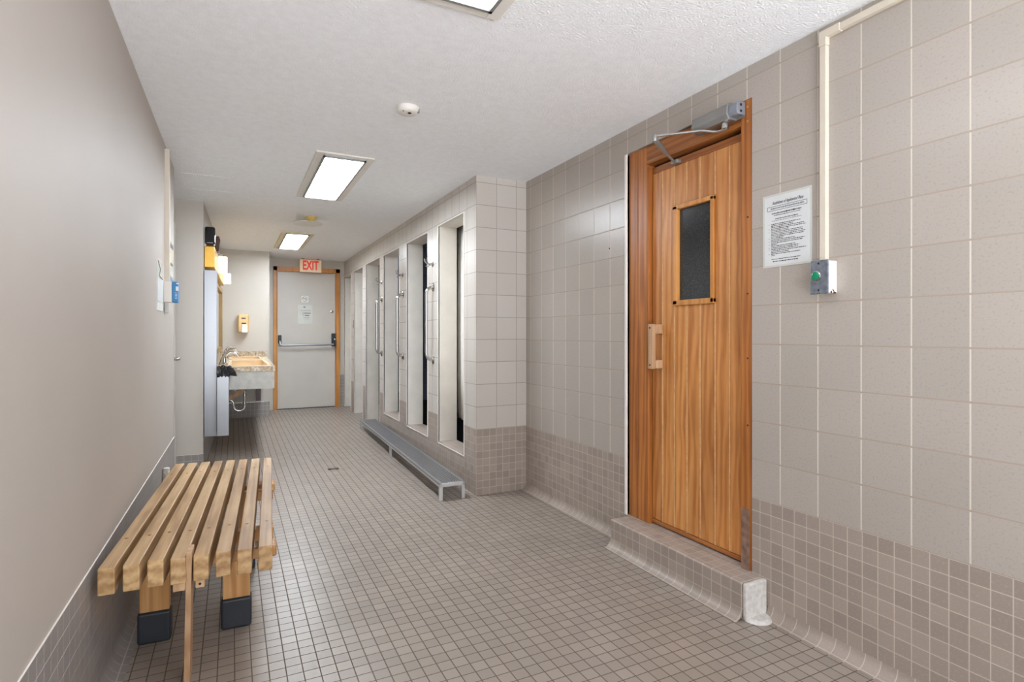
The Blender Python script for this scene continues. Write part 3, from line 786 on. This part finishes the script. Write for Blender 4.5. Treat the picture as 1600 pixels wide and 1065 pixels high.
# ------------------------------------------------------------------ ceiling fixtures
def fixture(x0, x1, y0, y1, lab, side='white', dm='diffuser'):
    off = ((x0 + x1) / 2, (y0 + y1) / 2, CZ)
    t = thing('ceiling_light', lab, 'ceiling light', off, 'recessed ceiling lights')
    w_ = 0.048; h = 0.012; z0 = CZ - h
    g = MB(); g.box(x0, x0 + w_, y0, y1, z0, CZ); g.box(x1 - w_, x1, y0, y1, z0, CZ); g.box(x0 + w_, x1 - w_, y0, y0 + w_, z0, CZ); g.box(x0 + w_, x1 - w_, y1 - w_, y1, z0, CZ)
    g.build('trim_frame', side, t, off, bevel=0.003)
    a = w_ - 0.001; bb = w_ + 0.012; g = MB()
    g.box(x0 + a, x0 + bb, y0 + a, y1 - a, CZ - 0.022, CZ - 0.002); g.box(x1 - bb, x1 - a, y0 + a, y1 - a, CZ - 0.022, CZ - 0.002)
    g.box(x0 + a, x1 - a, y0 + a, y0 + bb, CZ - 0.022, CZ - 0.002); g.box(x0 + a, x1 - a, y1 - bb, y1 - a, CZ - 0.022, CZ - 0.002)
    g.build('lens_frame', 'alu', t, off)
    g = MB(); g.box(x0 + bb, x1 - bb, y0 + bb, y1 - bb, CZ - 0.010, CZ - 0.002); g.build('diffuser', dm, t, off)
    return t
fixture(0.452, 0.808, 3.55, 4.78, 'lit ceiling light in the middle of the corridor ceiling')
fixture(0.470, 0.808, 6.49, 7.75, 'lit ceiling light nearest the exit with ivory frame', 'ivory')
fixture(0.48, 0.838, 0.56, 1.788, 'ceiling light cut off by the top edge, nearest camera', 'white', 'diffuser_dim')

off = (0.772, 2.69, CZ)
sm = thing('smoke_detector', 'round white smoke detector between the two nearest ceiling lights', 'smoke detector', off)
g = MB(); g.lathe((0.772, 2.69, CZ), [(0.054, 0), (0.054, -0.014), (0.050, -0.024), (0.040, -0.030), (0.020, -0.031)], 36); g.build('housing', 'white', sm, off, smooth=True)
g = MB(); g.lathe((0.775, 2.675, CZ - 0.030), [(0.009, 0.0), (0.009, -0.003)], 14); g.build('sensor', 'dark', sm, off)
g = MB(); g.box(0.806, 0.822, 2.66, 2.675, CZ - 0.026, CZ - 0.008); g.build('test_button', 'alu', sm, off)
g = MB(); g.lathe((0.742, 2.665, CZ - 0.0285), [(0.004, 0), (0.004, -0.002)], 8); g.build('indicator', 'dark', sm, off)

off = (0.665, 5.60, CZ)
cv = thing('ceiling_vent', 'round white ceiling vent disc with yellowed collar', 'vent', off)
g = MB(); g.lathe((0.665, 5.60, CZ), [(0.055, 0), (0.052, -0.01), (0.028, -0.05)], 28); g.build('collar', 'ivory_yellow', cv, off, smooth=True)
g = MB(); g.lathe((0.640, 5.66, CZ - 0.052), [(0.10, 0.003), (0.138, 0.0), (0.138, -0.005), (0.02, -0.008)], 36); g.build('disc', 'white', cv, off, smooth=True)

# ceiling hatch
g = MB(); z0 = CZ - 0.0018
hx0, hx1, hy0, hy1 = -0.33, 0.0, 4.46, 4.92
for bx in ((hx0, hx1, hy0, hy0 + .012), (hx0, hx1, hy1 - .012, hy1), (hx0, hx0 + .012, hy0, hy1), (hx1 - .012, hx1, hy0, hy1)): g.box(*bx, z0, CZ)
tag(g.build('ceiling_hatch', 'ceiling'), 'faint square hatch outline in the ceiling over the recess', 'hatch')

# floor drain
off = (0.755, 4.87, 0)
fd = thing('floor_drain', 'small dark rectangular floor drain with bright middle bar', 'drain', off)
g = MB(); g.box(0.712, 0.798, 4.845, 4.895, 0.0, 0.0022); g.build('recess', 'dark', fd, off)
g = MB(); g.box(0.735, 0.780, 4.848, 4.868, 0.0022, 0.0045); g.build('grate', 'chrome', fd, off, bevel=0.001)

# ------------------------------------------------------------------ left wall fittings
wx = xl(3.8)
off = (wx, 3.83, 1.38)
bb_ = thing('call_point', 'white box with blue front on the wall beside the bench', 'alarm box', off)
g = MB(); g.box(wx - 0.002, wx + 0.040, 3.80, 3.89, 1.319, 1.437); g.build('backbox', 'white', bb_, off, bevel=0.003)
g = MB(); g.box(wx + 0.040, wx + 0.070, 3.798, 3.892, 1.317, 1.439); g.build('blue_cover', 'blue', bb_, off, bevel=0.005)
g = MB(); g.box(wx + 0.060, wx + 0.0712, 3.7972, 3.83, 1.385, 1.41); g.box(wx + 0.062, wx + 0.0712, 3.7972, 3.82, 1.424, 1.432)
for k in range(5): g.box(wx + 0.057, wx + 0.066, 3.7972, 3.80, 1.34 + k * 0.008, 1.343 + k * 0.008)
g.build('white_marks', 'paper', bb_, off)
g = MB(); g.box(wx - 0.002, wx + 0.026, 3.835, 3.862, 1.437, 2.22)
tag(g.build('wall_raceway', 'raceway', bevel=0.002), 'cream raceway running down to the blue and white box', 'conduit')
g = MB(); g.box(wx, wx + 0.018, 3.84, 3.87, 1.255, 1.319)
tag(g.build('tape_strip', 'laminate', bevel=0.002), 'crumpled clear tape below the blue and white box', 'tape')
# papers on the wall
off = (xl(3.62), 3.62, 1.4)
ws = thing('plastic_sleeve', 'narrow clear plastic sleeve on the wall left of the blue box', 'sleeve', off)
a = 3.485; c = 3.745
def lp(y0, y1, z0, z1, t, mi=0):
    g.box(0, t, 0, y1 - y0, z0, z1, mi, Matrix.Translation((xl(y0), y0, 0)) @ Matrix.Rotation(-math.atan(0.009), 4, 'Z'))
g = MB(); lp(a, c, 1.26, 1.53, 0.0025); g.build('sleeve', 'laminate', ws, off)
g = MB(); lp(a + .02, c - .01, 1.31, 1.436, 0.004); g.build('slip', 'paper', ws, off)
g = MB(); g.tube([(xl(3.52) + .004, 3.52, 1.525), (xl(3.6) + .005, 3.60, 1.49), (xl(3.56) + .005, 3.56, 1.45), (xl(3.7) + .005, 3.70, 1.44)], 0.0018, 6); g.build('cord', 'alu', ws, off)
off = (xl(4.15), 4.15, 1.6)
wp = thing('wall_poster', 'small poster with dark corner on the wall behind the raceway', 'poster', off)
g = MB(); lp(4.05, 4.30, 1.50, 1.72, 0.003); g.build('sheet', 'laminate', wp, off)
g = MB(); lp(4.08, 4.27, 1.68, 1.705, 0.004); lp(4.12, 4.24, 1.57, 1.585, 0.004); g.build('dark_print', 'ink', wp, off)
g = MB(); lp(4.0, 4.30, 1.42, 1.49, 0.003)
tag(g.build('blue_notice', 'blue_grey'), 'small blue-grey notice below the poster on the bench wall', 'notice')
# pipe stub
g = MB(); g.tube([(xl(3.73) + 0.022, 3.70, 0.0), (xl(3.73) + 0.022, 3.70, 0.375)], 0.016, 14)
tag(g.build('pipe_stub', 'white', smooth=True), 'short white pipe standing by the wall behind the bench', 'pipe')

# ------------------------------------------------------------------ vanity
off = (0.1, 7.0, 0.65)
va = thing('vanity_counter', 'long granite vanity counter hung along the left wall before the exit', 'counter', off)
VY0, VY1 = 5.45, 8.196
def xw(y): return FX0 + (FX1 - FX0) * (y - YF) / (AY - YF) + 0.003
def xr_(y): return 0.340 + 0.062 * (y - VY0) / (VY1 - VY0)
def slab(g, y0, y1, z0, z1, x0=None, x1=None, ex=0.0, mi=0):
    pts = [(x0 if x0 is not None else xw(y0), y0), (x1 if x1 is not None else xr_(y0) + ex, y0), (x1 if x1 is not None else xr_(y1) + ex, y1), (x0 if x0 is not None else xw(y1), y1)]
    g.prism(pts, 'Z', z0, z1, mi)
SN = [(5.53, 6.75), (7.10, 7.95)]; sx0, sx1 = -0.03, 0.305
g = MB()
yy = VY0
for (a, b_) in SN:
    slab(g, yy, a, 0.803, 0.844)
    slab(g, a, b_, 0.803, 0.844, x1=sx0); slab(g, a, b_, 0.803, 0.844, x0=sx1)
    yy = b_
slab(g, yy, VY1, 0.803, 0.844)
g.build('granite_top', 'granite', va, off)
g = MB(); g.box(-0.155, 0.408, VY1 - 0.022, VY1, 0.844, 0.915); g.build('backsplash', 'granite', va, off, bevel=0.002)
g = MB()
slab(g, VY0 + 0.005, VY0 + 0.025, 0.648, 0.803, ex=-0.006)
g.prism([(xr_(VY0) - 0.026, VY0 + 0.025), (xr_(VY0) - 0.006, VY0 + 0.025), (xr_(VY1) - 0.006, VY1), (xr_(VY1) - 0.026, VY1)], 'Z', 0.648, 0.803)
g.build('apron', 'fascia', va, off)
for (a, b_), lab in zip(SN, ('cream basin set in the near end of the vanity', 'cream basin at the exit end of the vanity')):
    o2 = ((sx0 + sx1) / 2, (a + b_) / 2, 0.84)
    bs = thing('sink_basin', lab, 'sink', o2)
    g = MB(); r_ = 0.014; zt = 0.852
    g.box(sx0 - r_, sx1 + r_, a - r_, a + 0.02, 0.8445, zt); g.box(sx0 - r_, sx1 + r_, b_ - 0.02, b_ + r_, 0.8445, zt)
    g.box(sx0 - r_, sx0 + 0.02, a, b_, 0.8445, zt); g.box(sx1 - 0.02, sx1 + r_, a, b_, 0.8445, zt)
    g.build('rim', 'cream_sink', bs, o2, bevel=0.003)
    g = MB(); w_ = 0.006; zb3 = 0.735
    e = 0.002
    g.box(sx0 + e, sx0 + w_, a + e, b_ - e, zb3, 0.8445); g.box(sx1 - w_, sx1 - e, a + e, b_ - e, zb3, 0.8445); g.box(sx0 + e, sx1 - e, a + e, a + w_, zb3, 0.8445); g.box(sx0 + e, sx1 - e, b_ - w_, b_ - e, zb3, 0.8445)
    g.box(sx0 + e, sx1 - e, a + e, b_ - e, zb3 - 0.006, zb3)
    g.build('bowl', 'cream_sink', bs, o2)
    g = MB(); g.lathe(((sx0 + sx1) / 2, (a + b_) / 2, zb3), [(0.025, 0), (0.022, 0.002)], 16); g.build('drain', 'chrome', bs, o2)
    fo = (-0.075, (a + b_) / 2 - (0.10 if a < 6 else 0), 0.844)
    fx_, fy_, fz_ = fo
    fc = thing('faucet', 'chrome faucet ' + ('by the near basin of the vanity' if a < 6 else 'by the basin nearest the exit'), 'faucet', fo, 'vanity faucets')
    g = MB(); g.lathe(fo, [(0.03, 0), (0.03, 0.008), (0.017, 0.014), (0.017, 0.09), (0.013, 0.10)], 18)
    g.tube([(fx_, fy_, fz_ + 0.07), (fx_ + 0.05, fy_, fz_ + 0.115), (fx_ + 0.10, fy_, fz_ + 0.105), (fx_ + 0.128, fy_, fz_ + 0.07)], 0.012, 12, rs=[.013, .013, .012, .011])
    g.build('spout', 'chrome', fc, fo, smooth=True)
    g = MB(); g.tube([(fx_, fy_, fz_ + 0.10), (fx_ + 0.03, fy_ - 0.005, fz_ + 0.135), (fx_ + 0.10, fy_ - 0.01, fz_ + 0.150)], 0.008, 10, rs=[.013, .009, .006]); g.build('lever', 'chrome', fc, fo, smooth=True)
    g = MB(); g.tube([(fx_ - 0.035, fy_ - 0.10, fz_), (fx_ - 0.02, fy_ - 0.09, fz_ + 0.05), (fx_ + 0.03, fy_ - 0.07, fz_ + 0.14)], 0.009, 10, rs=[.012, .010, .009]); g.build('side_handle', 'chrome', fc, fo, smooth=True)
# trap
off = (0.10, 6.2, 0.55)
tr = thing('drain_trap', 'chrome p-trap drain pipe hanging below the vanity', 'pipe', off)
g = MB()
pts = [(0.105, 6.2, 0.728), (0.105, 6.2, 0.42)]
for k in range(0, 9): a = PI * k / 8; pts.append((0.055 + 0.05 * math.cos(a), 6.2, 0.42 - 0.05 * math.sin(a)))
pts += [(0.005, 6.2, 0.45)]; pts += [(-0.01, 6.2, 0.475), (-0.05, 6.2, 0.48), (-0.19, 6.2, 0.48)]
g.tube(pts, 0.0125, 14); g.build('pipe', 'chrome', tr, off, smooth=True)
for z in (0.52, 0.58, 0.44):
    g = MB(); g.lathe((0.105, 6.2, z), [(0.018, 0), (0.018, 0.018)], 14); g.build('nut', 'chrome', tr, off)
g = MB(); pts = []
for k in range(0, 7): a = PI * k / 6; pts.append((0.055 + 0.035 * math.cos(a), 6.45, 0.55 - 0.03 * math.sin(a)))
pts = [(0.09, 6.45, 0.728)] + pts + [(0.02, 6.45, 0.60), (-0.19, 6.45, 0.60)]
g.tube(pts, 0.008, 10)
tag(g.build('supply_pipe', 'chrome', smooth=True), 'thin curved chrome supply pipe behind the p-trap', 'pipe')
g = MB(); g.box(-0.02, 0.02, -0.02, 0.02, 0, 0.36, 0, Matrix.Translation((-0.17, 5.95, 0.43)) @ Matrix.Rotation(math.radians(56), 4, 'Y'))
tag(g.build('vanity_brace', 'wood_pale'), 'pale wooden brace running diagonally below the vanity', 'brace')
g = MB(); g.box(0.276, 0.332, AY - 0.045, AY - 0.003, 0.25, 0.648)
tag(g.build('vanity_support', 'brown_dark'), 'dark brown wooden support on the wall under the vanity', 'support')

# soap dispenser
off = (0.12, AY, 1.27)
so = thing('soap_dispenser', 'tan soap dispenser on the wall above the vanity', 'soap dispenser', off)
g = MB(); g.box(0.058, 0.19, AY - 0.10, AY, 1.155, 1.395); g.build('housing', 'tan_plastic', so, off, bevel=0.022, seg=4)
g = MB(); g.box(0.095, 0.175, AY - 0.118, AY - 0.09, 1.150, 1.265); g.build('push_lever', 'laminate', so, off, bevel=0.02, seg=3)
g = MB(); g.box(0.098, 0.15, AY - 0.1015, AY - 0.09, 1.335, 1.352); g.build('badge', 'ink', so, off, bevel=0.004)
g = MB(); g.box(0.10, 0.155, AY - 0.1015, AY - 0.09, 1.268, 1.288); g.build('level_window', 'ink', so, off, bevel=0.004)

# mirror
off = (-0.18, 6.8, 1.3)
mi_ = thing('wall_mirror', 'long wood framed mirror above the vanity seen edge on', 'mirror', off)
def sl(g, y0, y1, z0, z1, t0, t1):
    g.prism([(xw(y0) + t0, y0), (xw(y0) + t1, y0), (xw(y1) + t1, y1), (xw(y1) + t0, y1)], 'Z', z0, z1)
g = MB(); sl(g, 5.78, 5.84, 0.93, 1.70, 0, 0.035); sl(g, 7.9, 7.96, 0.93, 1.70, 0, 0.035); sl(g, 5.84, 7.9, 0.93, 0.98, 0, 0.035); sl(g, 5.84, 7.9, 1.65, 1.70, 0, 0.035); g.build('frame', 'wood_mirror', mi_, off)
g = MB(); sl(g, 5.84, 7.9, 0.98, 1.65, 0, 0.015); g.build('glass', 'mirror', mi_, off)

# vanity light bar
off = (-0.18, 6.3, 1.8)
lb = thing('vanity_light', 'brass light bar with glowing square glass shades over the mirror', 'light fixture', off)
g = MB(); sl(g, 5.42, 7.4, 1.705, 1.885, 0, 0.075); g.build('brass_bar', 'brass', lb, off, bevel=0.004)
for y in (5.92, 7.0):
    x = xw(y) + 0.075
    zt = 1.872 if y < 6 else 1.82; zq = 1.712 if y < 6 else 1.70
    g = MB(); g.tube([(x, y + 0.04, zt - 0.03), (x + 0.01, y + 0.04, zt + 0.012), (x + 0.045, y + 0.04, zt + 0.012), (x + 0.045, y + 0.04, zt - 0.01)], 0.006, 8); g.build('arm', 'chrome', lb, off, smooth=True)
    g = MB(); w_ = 0.075
    g.box(x + 0.006, x + 0.006 + w_, y, y + w_, zq, zt - 0.006); g.build('glass_shade', 'shade', lb, off, bevel=0.008)
# speakers
g = MB(); g.box(xw(5.42) + 0.004, xw(5.42) + 0.082, 5.36, 5.48, 1.892, 2.043)
tag(g.build('wall_speaker', 'black_gloss', bevel=0.016, seg=4), 'glossy black box mounted above the brass light bar', 'speaker')
g = MB()
g.prism([(xw(5.95), 1.89), (xw(5.95) + 0.085, 1.90), (xw(5.95) + 0.098, 2.01), (xw(5.95) + 0.088, 2.045), (xw(5.95) + 0.07, 2.045), (xw(5.95) + 0.05, 1.99), (xw(5.95), 1.95)], 'Y', 5.85, 5.97)
tag(g.build('wall_bracket', 'brown_dark', bevel=0.006), 'dark brown curved wooden bracket behind the black box', 'bracket')

# stainless towel cabinet and waste receptacle
off = (-0.17, 5.5, 0.9)
tw = thing('towel_cabinet', 'tall stainless paper towel cabinet on the wall corner', 'towel dispenser', off)
g = MB(); g.box(FX0 + 0.006, -0.122, YF - 0.003, YF + 0.10, 0.272, 1.672); g.build('body', 'steel', tw, off, bevel=0.002)
g = MB(); g.box(-0.122, -0.119, YF + 0.01, YF + 0.09, 1.02, 1.66); g.build('door', 'steel', tw, off)
off = (-0.08, 5.4, 0.5)
wb = thing('waste_receptacle', 'stainless waste receptacle fixed to the tall towel cabinet', 'waste bin', off)
g = MB(); bw = (-0.1185, -0.030, YF - 0.14, YF + 0.075)
g.box(bw[0], bw[0] + .003, bw[2], bw[3], 0.295, 0.832); g.box(bw[1] - .003, bw[1], bw[2], bw[3], 0.295, 0.832); g.box(bw[0], bw[1], bw[2], bw[2] + .003, 0.295, 0.832); g.box(bw[0], bw[1], bw[3] - .003, bw[3], 0.295, 0.832); g.box(bw[0], bw[1], bw[2], bw[3], 0.292, 0.297)
g.build('body', 'steel', wb, off, bevel=0.001)
# bag: crumpled film folded over the rim
g = MB(); n = 48; rows = []
prof = [(-0.020, 0.70, 1), (-0.012, 0.79, 1), (-0.004, 0.848, 1), (0.006, 0.862, 2), (0.018, 0.848, 3), (0.022, 0.815, 4), (0.024, 0.785, 5)]
cx_, cy_ = (bw[0] + bw[1]) / 2, (bw[2] + bw[3]) / 2
hx_, hy_ = (bw[1] - bw[0]) / 2, (bw[3] - bw[2]) / 2
vs = []; fs = []
r2 = random.Random(3)
for (o_, z, k_) in prof:
    for i in range(n):
        a = 2 * PI * i / n
        ca, sa = math.cos(a), math.sin(a)
        m_ = max(abs(ca), abs(sa)); ux, uy = ca / m_, sa / m_
        jit = r2.uniform(-0.004, 0.006) * (1 if k_ > 1 else 0.3)
        dz = r2.uniform(-0.008, 0.008) * (1 if k_ > 1 else 0.3)
        ex = 0.0
        if k_ >= 3 and ux > 0.8 and uy < -0.3: ex = 0.012 * (k_ - 2)
        px_ = cx_ + ux * (hx_ + o_ + jit) + ex
        px_ = max(px_, -0.1165) if k_ < 2 else max(px_, -0.117)
        vs.append((px_, cy_ + uy * (hy_ + o_ + jit), z + dz))
for j in range(len(prof) - 1):
    for i in range(n): fs.append((j * n + i, j * n + (i + 1) % n, (j + 1) * n + (i + 1) % n, (j + 1) * n + i))
g.shared(vs, fs)
bg = g.build('bin_bag', 'bag', recalc=False)
tag(bg, 'crumpled black bag folded over the waste receptacle rim', 'bag')

# ------------------------------------------------------------------ bench
off = (-0.351, 1.978, 0)
be = thing('slatted_bench', 'wooden slatted bench with black rubber feet along the left wall', 'bench', off, rz=-math.radians(3.2))
ZT = 0.45; LB = 1.44
g = MB()
for i in range(8):
    x = 0.0605 * i
    g.box(x, x + 0.042, 0.004 * (i % 3), LB - 0.004 * (i % 2) - 0.004 * i, ZT - 0.079, ZT)
g.build('seat_slats', 'wood_bench', be, bevel=0.003, seg=2)
for i in range(8):
    for y in (0.262, 1.18):
        g = MB(); g.lathe((0.0605 * i + 0.021 + (i % 2) * 0.004 - 0.002, y + (i % 3) * 0.006, ZT), [(0.0055, -0.002), (0.0055, 0.0006)], 10); g.build('plug', 'plug', be)
for y in (0.225, 1.14):
    g = MB(); g.box(0.004, 0.480, y, y + 0.085, ZT - 0.120, ZT - 0.080); g.build('cross_beam', 'wood_leg', be, bevel=0.008)
for y in (0.44, 1.02):
    g = MB(); g.box(0.0, 0.470, y - 0.002, y + 0.045, ZT - 0.128, ZT - 0.080); g.build('leg_rail', 'wood_leg', be, bevel=0.004)
    for (a, b_) in ((0.021, 0.115), (0.291, 0.386)):
        g = MB(); g.box(a, b_, y + 0.004, y + 0.042, 0.02, ZT - 0.129); lg = g.build('leg', 'wood_leg', be, bevel=0.003)
        g = MB(); g.prism([(a - 0.006, y - 0.006), (b_ + 0.006, y - 0.006), (b_ + 0.006, y + 0.05), (a - 0.006, y + 0.05)], 'Z', 0.0, 0.115)
        g.build('rubber_boot', 'black', lg, bevel=0.010, seg=3)
# long beam beneath, with small cleats at the near end and the leaning board leg
g = MB(); g.box(0.186, 0.219, 0.012, 0.21, ZT - 0.106, ZT - 0.080); g.box(0.246, 0.272, 0.016, 0.21, ZT - 0.106, ZT - 0.080); g.build('cleat', 'wood_pale', be, bevel=0.003)
g = MB(); g.lathe((0.259, 0.016, ZT - 0.093), [(0.004, 0.001), (0.004, -0.001)], 8, 'Y'); g.build('screw', 'dark', be)
g = MB()
P = [(0.201, 0.125, 0.0), (0.219, 0.125, 0.0), (0.219, 0.185, 0.0), (0.201, 0.185, 0.0), (0.2255, -0.012, 0.468), (0.2400, -0.012, 0.468), (0.2400, 0.052, 0.470), (0.2255, 0.052, 0.470)]
g.shared(P, [(3, 2, 1, 0), (4, 5, 6, 7), (0, 1, 5, 4), (1, 2, 6, 5), (2, 3, 7, 6), (3, 0, 4, 7)])
g.build('board_leg', 'wood_pale', be, bevel=0.001)

la = bpy.data.lights.new('shower_fill', 'AREA'); la.shape = 'RECTANGLE'; la.size = 0.3; la.size_y = 1.2; la.energy = 9; la.color = (0.95, 0.97, 1.0)  # unseen fill light added to brighten the shower room interior
lo = bpy.data.objects.new('shower_fill', la); COL.objects.link(lo); lo.location = (2.25, 6.0, CZ - 0.03)
# ------------------------------------------------------------------ world, camera, view
w = bpy.data.worlds.new('World'); S.world = w; w.use_nodes = True
wn = w.node_tree; bgn = wn.nodes['Background']
wtc = N(wn, 'ShaderNodeTexCoord'); sepx = N(wn, 'ShaderNodeSeparateXYZ'); wn.links.new(wtc.outputs['Generated'], sepx.inputs[0])
# invented gradient: strong below to brighten the ceiling, weaker from eye level up
wmr = N(wn, 'ShaderNodeMapRange'); wmr.inputs['From Min'].default_value = -1.0; wmr.inputs['From Max'].default_value = 1.0
wn.links.new(sepx.outputs['Z'], wmr.inputs[0])
wr_ = ramp(wn, [(0.0, (1, 1, 1, 1)), (0.40, (1, 1, 1, 1)), (0.455, (WHOR / WLOW,) * 3 + (1,)), (0.53, (WHOR * 1.35 / WLOW,) * 3 + (1,)), (0.64, (WUP / WLOW,) * 3 + (1,)), (1.0, (WUP / WLOW,) * 3 + (1,))])
wn.links.new(wmr.outputs[0], wr_.inputs[0])
wmu = N(wn, 'ShaderNodeMath', operation='MULTIPLY'); wmu.inputs[1].default_value = WLOW
wn.links.new(wr_.outputs[0], wmu.inputs[0]); wn.links.new(wmu.outputs[0], bgn.inputs[1])
bgn.inputs[0].default_value = (0.94, 0.98, 1.04, 1)

cam = bpy.data.cameras.new('camera'); co = bpy.data.objects.new('camera', cam); COL.objects.link(co); S.camera = co
cam.sensor_width = 36; cam.lens = 36 * 872 / 1600; cam.clip_start = 0.02
cam.shift_y = -(532.5 - 522.8) / 1600
co.location = (0, 0, 1.128); co.rotation_euler = (PI / 2, 0, -math.atan(0.5))
S.view_settings.view_transform = 'Standard'; S.view_settings.look = 'None'; S.view_settings.gamma = 1; S.view_settings.use_curve_mapping = False
S.view_settings.exposure = 0.06
try:
    S.cycles.use_denoising = True; S.cycles.max_bounces = 10; S.cycles.diffuse_bounces = 6
except Exception: pass
